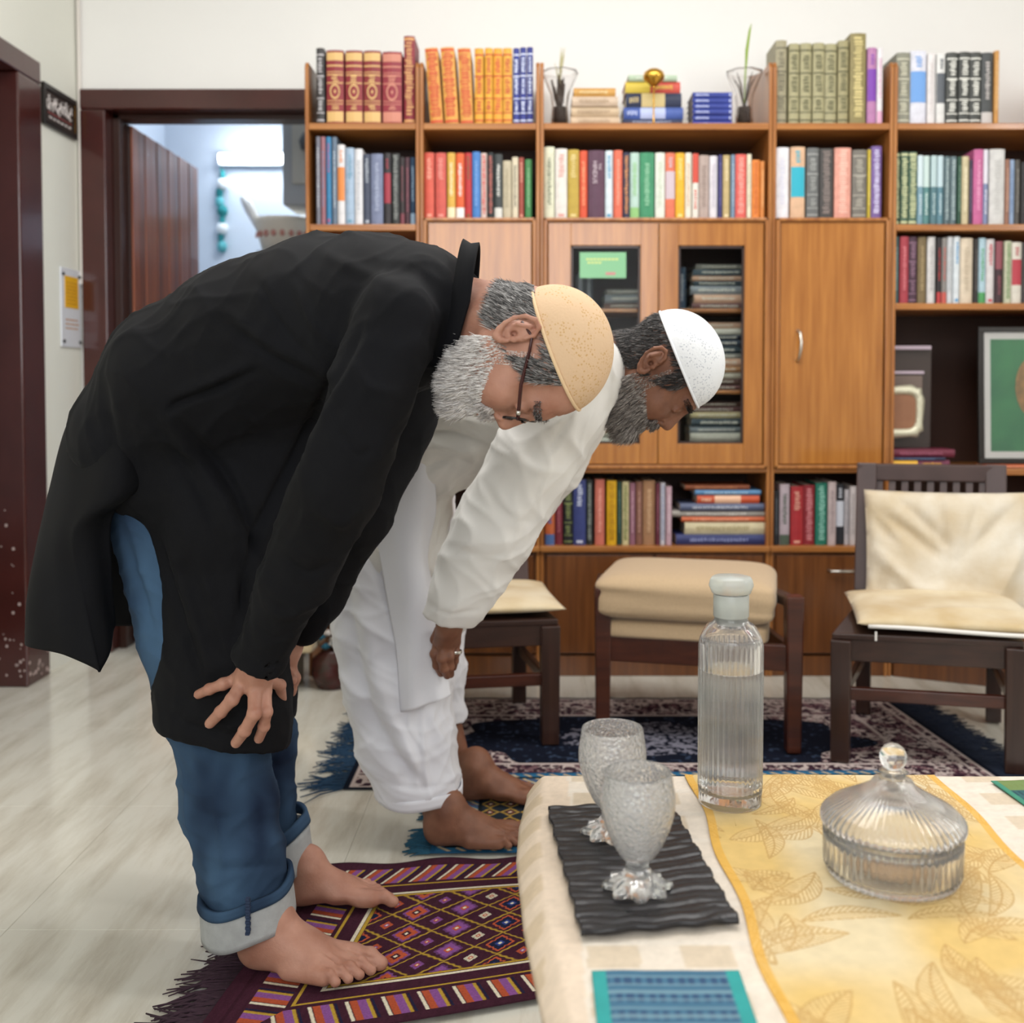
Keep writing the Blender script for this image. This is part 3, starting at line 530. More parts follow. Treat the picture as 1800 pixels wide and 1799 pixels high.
cols = ['#8c8a84', '#b8b2a2', '#6f4a4a', '#4f5f6a', '#c4b48c', '#2f3a4a', '#8a8f96', '#a49470', '#c9c4b6', '#5a4038', '#88a04a', '#d2cfc4', '#30404a', '#b08058', '#d0a890', '#7c8288']
def gstack(py, x0, x1, total, where, group, seed):
    r = random.Random(seed); items = []; s = 0
    while s < total-8:
        th = r.choice([9, 11, 13, 15]); c = r.choice(cols)
        items.append((x0+r.randint(0, 10), x1-r.randint(0, 12), th, c, '#d8d4c8', 'plain', {'#88a04a': 'lime green'}.get(c, 'muted')+' flat book')); s += th
    stack(zx(py), items, where, group, YF+.075, .15)
gstack(541, 1212, 1318, 80, 'behind right pane, upper pile', 'flat books behind the right pane, upper shelf', 1)
gstack(686, 1206, 1318, 120, 'behind right pane, middle pile', 'flat books behind the right pane, middle shelf', 2)
gstack(805, 1206, 1320, 96, 'behind right pane, lowest pile', 'flat books behind the right pane, lowest shelf', 3)
gstack(541, 1060, 1150, 38, 'behind left pane, upper pile', 'flat books behind the left pane, upper shelf', 4)
gstack(686, 1010, 1120, 90, 'behind left pane, middle pile', 'flat books behind the left pane, middle shelf', 5)
gstack(805, 1010, 1130, 60, 'behind left pane, lowest pile', 'flat books behind the left pane, lowest shelf', 6)
row_b = [(1192, 1206, 470, '#33465c'), (1060-46, 1026, 480, '#6b6f78'), (1028, 1042, 478, '#4a4f58')]
for k, (a_, b_, tp, c) in enumerate(row_b):
    a = P(a_, 541, YF+.08); b = P(b_, 541, YF+.08)
    book(b.x-a.x, P(0, tp, YF+.08).z-zx(541), .15, c, '#a8acb4', 'plain', ['dark blue upright book behind right pane, beside the upper pile', 'grey upright book at far left behind the left pane', 'darker grey upright book behind left pane, beside the grey one'][k], 'upright books behind the panes', ((a.x+b.x)/2, YF+.08, zx(541)))
t = thing('green_card', 'green printed card stuck on left glass pane of the bookcase', 'card', P(1060, 466, YF-.004))
MB().box(-.083, .083, -.0015, -.0002, -.046, .046).build('card', mat('green_card', '#7fb98a', .3), t)
lm = MB()
for z, x0, x1 in ((.018, -.06, .05), (.006, -.055, -.01)):
    x = x0
    while x < x1: lm.box(x, x+.01, -.0022, -.0014, z, z+.006); x += .013
lm.build('yellow_print', mat('yellow_print', '#d6dc8a', .5), t)
MB().box(.01, .045, -.0022, -.0014, -.035, -.025).build('red_print', mat('red_print2', '#c98a8a', .5), t)
t.location.y = YF+.0035

# ornaments on the top shelf
def vase(px, label, dried):
    t = thing('glass_vase', label, 'vase', P(px, 214, 3.86)); t.location.z = Ztop+.0005
    fl_ = MB().lathe([(.001, 0), (.03, 0), (.032, .02), (.028, .08), (.034, .12), (.062, .19), (.066, .2), (.063, .198), (.03, .12), (.025, .08), (.028, .01), (.001, .008)], 28, mod=lambda a, i, z: 1+.05*math.sin(8*a)*(z > .15))
    fl_.build('vessel', mat('ribbed_vase_glass', '#ffffff', .05, trans=1, ior=1.2, bump=.5, bscale=90), t, smooth=True)
    r = random.Random(px)
    MB().lathe([(.001, .009), (.024, .01), (.022, .075), (.001, .08)], 14).build('filling', mat('dark_pebbles', '#3a2e26', .7, bump=1, bscale=120, voro=True, bdist=.004), t, smooth=True)
    if dried:
        for k in range(14):
            a = r.uniform(0, 6.3); s = r.uniform(.004, .03); h = r.uniform(.14, .2)
            MB().tube([(0, 0, .07), (s*math.cos(a)*.5, s*.5*math.sin(a), h*.6), (s*math.cos(a), s*math.sin(a), h)], [.004, .006, .003], 6).build('dry_stem', mat('dried_stem', '#4d4038', .8), t, smooth=True)
        for k in range(6):
            a = r.uniform(0, 6.3); h = r.uniform(.22, .33)
            MB().tube([(0, 0, .15), (.01*math.cos(a), .01*math.sin(a), h*.8), (.025*math.cos(a), .02*math.sin(a), h)], [.0015, .0035, .0006], 5).build('grass_blade', mat('pale_grass', '#b9b38c', .7), t, smooth=True)
    else:
        MB().tube([(0, 0, .08), (.004, 0, .2), (.008, 0, .28), (.018, 0, .35), (.024, 0, .375)], [.002, .003, .0055, .004, .0008], 6).build('green_blade', mat('green_leaf', '#8aa82c', .5), t, smooth=True)
        for k in range(5):
            a = k*1.3; MB().tube([(0, 0, .07), (.02*math.cos(a), .02*math.sin(a), .15), (.045*math.cos(a), .045*math.sin(a), .19)], [.002, .003, .001], 5).build('dry_stem', mat('dried_stem', '#4d4038', .8), t, smooth=True)
vase(984, 'glass vase packed with dried brown stems, left of the cream pile', True)
vase(1308, 'glass vase with one long green blade, right of the blue pile', False)
t = thing('brass_ornament', 'brass goblet-shaped ornament on thin stem before the book pile', 'ornament', P(1149, 214, 3.81)); t.location.z = Ztop+.0005
MB().lathe([(.001, 0), (.016, 0), (.016, .003), (.004, .008), (.003, .012), (.003, .13), (.008, .138), (.001, .138)], 16).build('stem', M_BRASS, t, smooth=True)
MB().lathe([(.001, .134), (.012, .137), (.016, .144), (.036, .16), (.039, .172), (.034, .186), (.02, .196), (.001, .199)], 24).build('bowl', M_BRASS, t, smooth=True)

# framed pictures in the rightmost section
t = thing('framed_picture', 'dark framed green picture with an orange oval, in rightmost section', 'picture', P(1725, 812, YF+.03)); t.location.z = zx(824)+.0005
t.rotation_euler = (-.05, 0, .0)
Wp, Hp = .36, .5
MB().box(0, Wp, 0, .02, 0, .02).box(0, Wp, 0, .02, Hp-.02, Hp).box(0, .02, 0, .02, .02, Hp-.02).box(Wp-.02, Wp, 0, .02, .02, Hp-.02).build('frame', mat('black_frame', '#231f1c', .3), t, .002)
MB().box(.018, Wp-.018, .008, .014, .018, Hp-.018).build('mount', mat('white_mount', '#dcdad6', .6), t)
MB().box(.045, Wp-.03, .0065, .0085, .045, Hp-.045).build('print', mat('green_print', '#4d8c5f', .5, noise=6, col2='#3b6f54'), t)
em = MB(); em.lathe([(.001, 0), (.065, 0), (.065, .001), (.001, .001)], 28)
for i_, v in enumerate(em.v): em.v[i_] = (v[0]*1.0+.2, .0055+v[2], v[1]*1.7+.28)
em.build('orange_oval', mat('orange_oval', '#b98a5c', .5, noise=30, col2='#7c6a4a'), t)
MB().box(.02, Wp-.02, .003, .005, .02, Hp-.02).build('glass', mat('picture_glass', '#ffffff', .02, trans=1, ior=1.3), t)
t = thing('framed_certificate', 'small brown plaque in ornate silver frame standing on dark box', 'picture', P(1568, 770, YF+.05)); t.location.z = zx(788)
nn = 40; om = MB(); cxp, czp, a0, b0 = .03, .13, .085, .095
vs = []
for k in range(nn):
    a = 2*math.pi*k/nn; ca, sa = math.cos(a), math.sin(a); sq = lambda v: math.copysign(abs(v)**.45, v)
    wv = 1+.035*math.sin(10*a)
    for (ra, y) in ((1.0*wv, 0), (.8, -.008), (.66, 0), (.66, .01), (1.0*wv, .01)):
        vs.append((cxp+sq(ca)*a0*ra, y, czp+sq(sa)*b0*ra))
om.add(vs, [(5*k+j, 5*((k+1) % nn)+j, 5*((k+1) % nn)+(j+1) % 5, 5*k+(j+1) % 5) for k in range(nn) for j in range(5)])
om.build('ornate_frame', mat('silver_leaf', '#d8d4bc', .35, .5, bump=1, bscale=150, bdist=.003), t, smooth=True)
MB().box(cxp-.06, cxp+.06, .002, .008, czp-.067, czp+.067).build('plaque', mat('brown_plaque', '#96684c', .5, noise=30, var=.15), t)
t = thing('glass_display_box', 'dark wooden box with pale ledges behind the silver-framed plaque', 'box', P(1568, 770, YF+.1)); t.location.z = zx(824)+.0005
MB().box(-.0, .15, .02, .16, 0, .44).build('body', mat('dark_box', '#3c302c', .3, coat=.5), t, .004)
MB().box(0, .14, -.005, .02, .43, .445).build('ledge', mat('pale_ledge', '#b9a7b4', .25, coat=.5), t, .003)
MB().box(0, .115, -.005, .02, .34, .352).build('ledge', mat('pale_ledge', '#b9a7b4', .25, coat=.5), t, .003)
MB().box(0, .11, .0, .02, .2, .335).build('front', mat('grey_brown_front', '#74645c', .4), t, .002)
stack(zx(824), [(1569, 1672, 14, '#6a2a44', '#e8b23c', 'head', 'maroon and yellow flat book'), (1568, 1664, 5, '#2a3450', '#7088b0', 'plain', 'thin navy flat book'), (1569, 1682, 14, '#6c2238', '#a05a70', 'plain', 'maroon flat book')], 'below the silver-framed plaque', 'flat books below the silver-framed plaque', YF+.012, .12)
t = book(.012, .2, .1, '#c4633c', '#e8a888', 'plain', 'orange flat book under the framed green picture', 'flat books below the silver-framed plaque', (P(1770, 824, YF).x+.03, YF+.002, zx(824)+.0005), 0, True)
t['group'] = 'orange book'; t.location.y = YF+.004
bpy.data.objects['framed_picture'].location.z += .0135; bpy.data.objects['framed_picture'].location.y = YF+.045
# ---------------------------------------------------------------- chairs
M_CUSH = mat('soiled_cream_cotton', '#d9cbae', .9, noise=7, col2='#bfa67a', bump=.5, bscale=26, bdist=.006, sheen=.2)
M_CUSHB = mat('soiled_white_cotton', '#ddd6c8', .9, noise=6, col2='#c2ae8c', bump=.5, bscale=22, bdist=.008, sheen=.2)
M_OTT = mat('oatmeal_linen', '#c0a684', .92, noise=220, var=.1, bump=.5, bscale=420, bdist=.0008, sheen=.2)
def pillow(name, w, h, t, m, parent, M, seed=0, n=34, folds=(), pinch=.0):
    """closed cushion: rectangle w x h in local XZ, thickness along local Y"""
    r = np.random.RandomState(seed); u = np.linspace(-1, 1, n); U, V = np.meshgrid(u, u, indexing='ij')
    prof = ((1-np.abs(U)**4)*(1-np.abs(V)**4))**.5
    ph = r.uniform(0, 6.28, 6)
    wob = .10*np.sin(3*U+ph[0])*np.sin(2.5*V+ph[1])+.06*np.sin(7*U+3*V+ph[2])
    Y = t/2*prof*(1+wob)
    for (x0, z0, x1, z1, a, s) in folds:
        px = U*w/2; pz = V*h/2; dx, dz = x1-x0, z1-z0; tt = np.clip(((px-x0)*dx+(pz-z0)*dz)/(dx*dx+dz*dz), 0, 1)
        d = np.hypot(px-x0-tt*dx, pz-z0-tt*dz); Y = Y+1.5*a*np.exp(-(d/s)**2)*np.sin(np.pi*(.12+.76*tt))
    ex = 1-.035*(1-V**2)*0-pinch*(1-np.abs(V)**2)*.5
    ez = 1-pinch*(1-np.abs(U)**2)*.5
    Xc, Zc = U*w/2*ex, V*h/2*ez
    vs = []; idx = {}
    F_ = np.stack([Xc, -Y, Zc], -1); B = np.stack([Xc, t/2*prof*.8, Zc], -1)
    G = np.concatenate([F_.reshape(-1, 3), B.reshape(-1, 3)]); q = []
    I = np.arange(n*n).reshape(n, n)
    q = [I[:-1, :-1].ravel(), I[1:, :-1].ravel(), I[1:, 1:].ravel(), I[:-1, 1:].ravel()]; q = np.stack(q, 1)
    q2 = q[:, ::-1]+n*n
    G = np.array([list(M@Vector(p)) for p in G])
    me = bpy.data.meshes.new(name); fast_mesh(me, G, np.concatenate([q, q2]))
    bm = bmesh.new(); bm.from_mesh(me); bmesh.ops.remove_doubles(bm, verts=bm.verts, dist=1e-5); bmesh.ops.recalc_face_normals(bm, faces=bm.faces); bm.to_mesh(me); bm.free()
    return link(name, me, m, parent, True)
def chair(label, fl, fr_, bl, br, seat_z, top_z, seed, full=True):
    fl, fr_, bl, br = [Vector((p[0], p[1], 0)) for p in (fl, fr_, bl, br)]
    org = (fl+fr_+bl+br)/4; t = thing('wooden_chair', label, 'chair', org+Vector((0, 0, .0065)))
    fl, fr_, bl, br = fl-org, fr_-org, bl-org, br-org
    upv = Vector((0, 0, 1)); ax = (fr_-fl).normalized()
    back = ((bl+br)/2-(fl+fr_)/2).normalized()
    lg = .056
    for p in (fl, fr_): MB().bar(p, p+upv*(seat_z-.02), lg*.9, lg*.9, back, (lg, lg)).build('leg', W_DARK, t, .004)
    rake = back*.075
    posts = []
    for p in (bl, br):
        MB().bar(p, p+upv*(seat_z+.03), .045, .05, back).build('leg', W_DARK, t, .004)
        a = p+upv*(seat_z+.03); b = p+upv*top_z+rake; posts.append((a, b))
        MB().bar(a, b, .062, .03, back, (.062, .03)).build('back_post', mat('greyed_dark_wood', '#4c3b39', .4, noise=12, var=.2), t, .004)
    W_G = _m['greyed_dark_wood']
    za = seat_z-.045
    for a, b in ((fl, fr_), (fl, bl), (fr_, br), (bl, br)):
        MB().bar(a+upv*za, b+upv*za, .07, .022, (0, 0, 1) if False else back if abs((b-a).normalized().dot(back)) < .7 else ax).build('apron', W_DARKH, t, .003)
    MB().prism([(p.x*1.1, p.y*1.06) for p in (fl, fr_, br, bl)], seat_z-.02, seat_z-.002).build('seat', W_DARKH, t, .004)
    zs = .16
    MB().bar(fl+upv*(zs+.03), fr_+upv*(zs+.03), .035, .022, back).build('stretcher', W_RED, t, .003)
    for a, b in ((fl, bl), (fr_, br)): MB().bar(a+upv*(zs+.02), b+upv*(zs+.02), .03, .02, ax).build('stretcher', W_DARKH, t, .003)
    a, b = posts[0][1], posts[1][1]
    d = (b-a).normalized()
    MB().bar(a-d*.03-upv*.028, b+d*.03-upv*.028, .055, .03, back).build('top_rail', W_G, t, .005)
    a2 = posts[0][0].lerp(posts[0][1], .12); b2 = posts[1][0].lerp(posts[1][1], .12)
    MB().bar(a2, b2, .04, .022, back).build('lower_rail', W_G, t, .003)
    for k in range(9):
        f = (k+1)/10; p = a2.lerp(b2, f); q = (a-upv*.05).lerp(b-upv*.05, f)
        MB().bar(p, q, .022, .012, back).build('slat', W_G, t, .002)
    # cushions (they lie on the chair: things of their own)
    return t, org, ax, back, posts, upv
# right chair
FLp = PZ(1477, 1340, 0); FRp = PZ(1783, 1362, 0); BLp = PZ(1517, 1256, 0); FRp.y -= 0
BRp = BLp+(FRp-FLp)*.86
t, org, ax, back, posts, upv = chair('dark wooden slat-back chair with cream cushions, right of the cushioned stool', FLp, FRp, BLp, BRp, .362, .795, 1)
yaw = math.atan2(ax.y, ax.x)
def cushion(name, label, w, h, th, m, center, rot, seed, folds, pinch=.05, group=None):
    t = thing(name, label, 'cushion', center, 0, group)
    M = rot.to_4x4()
    pillow('cover', w, h, th, m, t, M, seed, 44, folds, pinch)
    return t, M
R_seat = Matrix.Rotation(yaw, 3, 'Z')@Matrix.Rotation(-math.pi/2, 3, 'X')
cseat = org+upv*.396+ax*.03-back*.02
tc, Mc = cushion('seat_cushion', 'flat cream cushion on the seat of the right chair', .50, .46, .06, M_CUSH, cseat, R_seat, 3, [(-.2, .1, .2, .15, .006, .03), (-.1, -.15, .2, -.1, .005, .03)], .04)
MB().tube([Mc@Vector((x, .01+.004*math.sin(9*x), -.226)) for x in np.linspace(-.22, .22, 14)], .006, 8).build('zip_edge', mat('white_piping', '#e6e2dc', .7), tc, smooth=True)
MB().tube([Mc@Vector((-.2, .02, -.228)), Mc@Vector((-.2, .045, -.23))], .003, 6).build('zip_tab', mat('white_piping', '#e6e2dc', .7), tc)
R_back = Matrix.Rotation(yaw, 3, 'Z')@Matrix.Rotation(-.18, 3, 'X')
cb = (posts[0][0]+posts[1][1])/2+org-back*.07-upv*.06+ax*.05
fo = [(-.2, .12, -.02, -.02, -.012, .018), (-.14, .16, .0, .02, -.01, .014), (.2, .15, .04, -.02, -.012, .02), (-.22, .0, -.1, -.12, .014, .02), (-.1, -.12, .14, -.14, .016, .02), (.14, -.13, .22, .02, .014, .02), (-.03, .18, -.01, .0, -.008, .012), (.1, .17, .05, .02, -.009, .014), (-.2, -.08, -.21, -.17, -.01, .015), (-.22, .1, -.16, .02, -.01, .016)]
cushion('back_cushion', 'wrinkled stained cream cushion against the right chair back', .49, .385, .10, M_CUSHB, cb, R_back, 6, fo, .06)
# left chair, mostly behind the second man
FR2 = PZ(966, 1310, 0); BR2 = PZ(912, 1236, 0); FL2 = FR2+Vector((-.44, -.07, 0)); BL2 = BR2+Vector((-.36, -.05, 0))
t, org2, ax2, back2, posts2, upv = chair('dark wooden slat-back chair behind the man in white', FL2, FR2, BL2, BR2, .37, .62, 2)
yaw2 = math.atan2(ax2.y, ax2.x)
cushion('seat_cushion', 'flat cream cushion on the chair behind the man in white', .49, .43, .05, M_CUSH, org2+upv*.402-back2*.01+ax2*.02, Matrix.Rotation(yaw2, 3, 'Z')@Matrix.Rotation(-math.pi/2, 3, 'X'), 4, [(-.2, .1, .2, .15, .006, .03)], .04)
# ottoman / low stool with a double cushion
A = PZ(1059, 1300, 0); B = PZ(1393, 1326, 0)
org3 = (A+B)/2+Vector((0, .2, .0065)); t = thing('cushioned_stool', 'reddish wooden stool with thick beige cushion, between the two chairs', 'stool', org3)
hw = (B.x-A.x)/2; fy = -.2; by = .22
skew = (B.y-A.y)/(B.x-A.x)
for sx in (-1, 1):
    p = Vector((sx*hw, fy+skew*sx*hw, 0)); hgt = .45
    MB().bar(p, p+upv*hgt, .04, .045, (0, 1, 0), (.05, .05)).build('leg', W_RED, t, .005)
    q = Vector((sx*(hw-.03), by+skew*sx*hw, 0)); MB().bar(q, q+upv*.40, .04, .045).build('leg', W_DARK, t, .004)
    MB().bar(p+upv*.27+Vector((0, 0, 0)), q+upv*.27, .06, .022, (1, 0, 0)).build('side_rail', W_RED, t, .003)
    MB().bar(p+upv*.43, q+upv*.40, .03, .04, (1, 0, 0)).build('arm_rail', W_DARK, t, .004)
MB().bar(Vector((-hw, fy-skew*hw, .27)), Vector((hw, fy+skew*hw, .27)), .075, .022).build('front_rail', W_RED, t, .003)
MB().bar(Vector((-hw+.03, by, .27)), Vector((hw-.03, by, .27)), .06, .022).build('back_rail', W_RED, t, .003)
def squircle(name, x0, x1, y0, y1, z0, z1, m, parent, e, seed, amp):
    r = random.Random(seed); nu, nv = 240, 64; ph = [r.uniform(0, 6) for _ in range(6)]
    sg = lambda v, p: math.copysign(abs(v)**p, v); G = []
    for j in range(nv+1):
        v = -math.pi/2+math.pi*j/nv; row_ = []
        for i in range(nu):
            u = 2*math.pi*i/nu; cz = sg(math.cos(v), e); x = cz*sg(math.cos(u), .16); y = cz*sg(math.sin(u), .16); z = sg(math.sin(v), e*1.15)
            X_ = (x0+x1)/2+x*(x1-x0)/2; Y_ = (y0+y1)/2+y*(y1-y0)/2; Z_ = (z0+z1)/2+z*(z1-z0)/2
            if z > 0: Z_ += .008*(1-x*x)*(1-y*y)*z
            w_ = amp*(math.sin(70*Z_+ph[0]+6*X_)+.6*math.sin(150*Z_+ph[1]+11*X_+4*Y_))*(1-abs(z)**3)
            row_.append([X_+w_*x, Y_+w_*y*1.2, Z_+amp*.5*math.sin(25*X_+ph[2])*math.sin(21*Y_)])
        G.append(row_)
    return grid_mesh(name, np.array(G), m, parent, closed=True)
RZ = Matrix.Rotation(math.atan(skew), 4, 'Z')
squircle('cushion', -hw+.012, hw+.004, fy-.03, by-.03, .352, .49, M_OTT, t, .38, 1, .0019).matrix_local = RZ
squircle('cushion', -hw+.026, hw-.014, fy-.012, by-.03, .300, .356, M_OTT, t, .25, 2, .0008).matrix_local = RZ
# things seen low down between the two men, in the far left of the bookcase wall
t = thing('flower_pot', 'dark red and teal ornamental pot standing on the floor by the bookcase', 'pot', PZ(582, 1196, 0)+Vector((.02, -.08, 0)))
MB().lathe([(.001, 0), (.05, 0), (.075, .05), (.07, .1), (.04, .125), (.04, .13), (.001, .13)], 20).build('pot', mat('dark_red_glaze', '#561c20', .25, noise=14, col2='#2e2a20'), t, smooth=True)
r = random.Random(4)
for k in range(14):
    a = r.uniform(0, 6.3); s = r.uniform(.01, .06)
    MB().lathe([(.001, -.012), (.02, 0), (.001, .014)], 8, (s*math.cos(a), s*math.sin(a), .14+r.uniform(0, .05))).build('bloom', mat('teal_bloom' if k % 2 else 'white_bloom', '#205a70' if k % 2 else '#c9c2bc', .7), t, smooth=True)
t = thing('low_stool', 'low grey stool with folded cream cloth, left of the ornamental pot', 'stool', PZ(558, 1190, 0)+Vector((-.09, -.13, 0)))
MB().box(-.09, .05, -.1, .1, .0, .14).build('body', mat('grey_brown_stool', '#8c8478', .6), t, .01)
MB().prism([(-.11, -.12), (.12, -.1), (.13, .1), (-.11, .12)], .142, .2).build('cloth', M_CUSH, t, .012)
t = thing('desk_cabinet', 'orange-brown wooden cabinet low beside the doorway behind the black kurta', 'cabinet', (-1.18, 4.05, 0))
MB().box(-.3, .28, -.02, .08, 0, .06).build('plinth', W_LOW, t, .003)
MB().box(-.3, .28, -.04, .08, .062, .35).build('body', W_DOOR, t, .004)

# ---------------------------------------------------------------- rugs (woven pattern as vertex colours)
def S(h): return np.array(lin(h)[:3])
def vnoise(x, y, seed):
    r = np.random.RandomState(seed); T = r.rand(64, 64); xi = np.floor(x).astype(int); yi = np.floor(y).astype(int); fx = x-xi; fy_ = y-yi
    fx = fx*fx*(3-2*fx); fy_ = fy_*fy_*(3-2*fy_)
    g = lambda a, b: T[a % 64, b % 64]
    return (g(xi, yi)*(1-fx)+g(xi+1, yi)*fx)*(1-fy_)+(g(xi, yi+1)*(1-fx)+g(xi+1, yi+1)*fx)*fy_
def rug_mesh(name, corners, nu, nv, cfun, m, parent, lift=.004, zf=None):
    u = np.linspace(0, 1, nu); v = np.linspace(0, 1, nv); U, V = np.meshgrid(u, v, indexing='ij')
    c = [np.array([p[0], p[1]]) for p in corners]           # near-left, near-right, far-right, far-left
    XY = (c[0][None, None]*((1-U)*(1-V))[..., None]+c[1]*(U*(1-V))[..., None]+c[2]*(U*V)[..., None]+c[3]*((1-U)*V)[..., None])
    Z = np.full(U.shape, lift)+(zf(U, V) if zf else 0)
    G = np.concatenate([XY, Z[..., None]], -1)
    L1 = np.linalg.norm(c[1]-c[0]); L2 = np.linalg.norm(c[3]-c[0])
    return grid_mesh(name, G, m, parent, 0, True, cfun(U, V, L1, L2)), XY
def mixc(base, mask, col): return base*(1-mask[..., None])+col*mask[..., None]
M_RUG = mat('woven_wool', '#ffffff', .95, attr='col', noise=240, var=.25, bump=.7, bscale=500, bdist=.002, spec=.15)
def fringe(parent, p0, p1, out, L, n, col, name='fringe', seed=0, z=.004, wob=.4):
    r = random.Random(seed); p0 = Vector(p0); p1 = Vector(p1); out = Vector(out).normalized(); m_ = MB()
    for k in range(n):
        f = (k+r.uniform(-.3, .3))/n; a = p0.lerp(p1, f); l = L*r.uniform(.65, 1.1); side = (p1-p0).normalized()*r.uniform(-wob, wob)
        d = (out+side).normalized(); d2 = (out+side*1.8+Vector((0, 0, 0))).normalized()
        rr_ = r.uniform(.0016, .0028)
        m_.tube([a+Vector((0, 0, z)), a+d*l*.5+Vector((0, 0, z+.004*r.random())), a+d*l*.5+d2*l*.5+Vector((0, 0, rr_+.001))], [rr_, rr_*1.15, rr_*.5], 5)
    return tag(m_.build(name, mat('fringe_'+col, col, .95, noise=90, var=.3), parent, smooth=True), kind='stuff')
# oriental carpet under the seats
NAVY, CREAMC, MAR, PINKC = S('#0e1424'), S('#c8b8b2'), S('#4f2434'), S('#9a7478')
def oriental(U, V, L1, L2):
    x = U*L1; y = V*L2; d = np.minimum(np.minimum(x, L1-x), np.minimum(y, L2-y))
    base = np.ones(U.shape+(3,))*NAVY
    n1 = vnoise(x*85, y*85, 1); n2 = vnoise(x*150, y*150, 2); n3 = vnoise(x*30, y*30, 3)
    cx, cy = (x-L1/2)/(L1*.36), (y-L2/2)/(L2*.36)
    fld = (np.abs(cx)**1.6+np.abs(cy)**1.6+.12*np.sin(9*np.arctan2(cy, cx))) > 1.0
    med = (np.hypot(cx*2.2, cy*2.0)+.05*np.sin(12*np.arctan2(cy, cx))) < 1
    fl = (((n1+.6*n2) > .84) | (np.abs(n3-.5) < .035)).astype(float)
    pat = mixc(np.ones(U.shape+(3,))*S('#3a2430'), fl, CREAMC); pat = mixc(pat, (n2 > .8)*.8, PINKC); pat = mixc(pat, ((n3 > .68) & (n1 > .5))*.8, MAR*1.3)
    base = mixc(base, (fld | (d < .18)).astype(float), 0*S('#000000'))
    base = base+pat*((fld | (d < .18)).astype(float))[..., None]
    base = mixc(base, (med & (fl > 0)).astype(float)*.8, S('#8c8a98'))
    base = mixc(base, (~fld & ~med & (d > .18) & (n1 > .8)).astype(float)*.3, S('#5a6f90'))
    for dd, w_ in ((.185, .006), (.05, .005), (.02, .004)): base = mixc(base, (np.abs(d-dd) < w_).astype(float), CREAMC)
    base = mixc(base, (d < .014).astype(float), NAVY)
    return base
ct = thing('oriental_carpet', 'navy and cream floral carpet under the chairs and stool', 'carpet', (0, 0, 0))
c0, c1, c2, c3 = (-.50, 2.70), (1.26, 2.70), (1.18, 3.50), (-.50, 3.50)
rug_mesh('weave', (c0, c1, c2, c3), 520, 300, oriental, M_RUG, ct, .004, lambda U, V: .002*np.abs(np.sin(U*40))*(V > .97))
fringe(ct, (c1[0], c1[1], 0), (c2[0], c2[1], 0), (1, -.25, 0), .14, 330, '#182236', seed=1, wob=.5)
fringe(ct, (c0[0], c0[1], 0), (c3[0], c3[1], 0), (-1, -.1, 0), .12, 150, '#1f3f5c', seed=2, wob=.9)
# second prayer mat, teal, gold and black
def teal_mat(U, V, L1, L2):
    x = U*L1; y = V*L2; d = np.minimum(np.minimum(x, L1-x), np.minimum(y, L2-y))
    base = np.ones(U.shape+(3,))*S('#28303a')
    a = np.mod(x/.05, 1)-.5; b = np.mod(y/.05, 1)-.5
    base = mixc(base, ((np.abs(np.abs(a)+np.abs(b)-.42) < .07)).astype(float), S('#c9a24a'))
    base = mixc(base, (np.hypot(a, b) < .16).astype(float), S('#8a2f2c')); base = mixc(base, (np.hypot(a, b) < .08).astype(float), S('#e8dcc0'))
    bd = (d < .1)
    q = np.mod((x+y)/.035, 1)
    base = mixc(base, bd.astype(float), S('#2f6f96'))
    base = mixc(base, (bd & (np.abs(q-.5) < .14)).astype(float), S('#d6aa4c')); base = mixc(base, (bd & (np.abs(q-.5) < .05)).astype(float), S('#e9e2cf'))
    base = mixc(base, (bd & (q < .12) & (d > .04)).astype(float), S('#8c2f30'))
    for dd in (.1, .035): base = mixc(base, (np.abs(d-dd) < .005).astype(float), S('#1a2228'))
    base = mixc(base, (d < .012).astype(float), S('#245a80'))
    return base
m2 = thing('prayer_mat', 'teal and gold patterned prayer mat under the man in white', 'prayer mat', (0, 0, 0))
rug_mesh('weave', ((-.235, 2.315), (1.0, 2.34), (1.0, 2.83), (-.235, 2.80)), 360, 160, teal_mat, M_RUG, m2, .008)
fringe(m2, (-.235, 2.32, 0), (-.235, 2.44, 0), (-1, -.05, 0), .06, 60, '#23566f', seed=4, z=.006, wob=.25)
fringe(m2, (-.235, 2.5, 0), (-.235, 2.78, 0), (-1, -.05, 0), .05, 110, '#23566f', seed=5, z=.006, wob=.25)
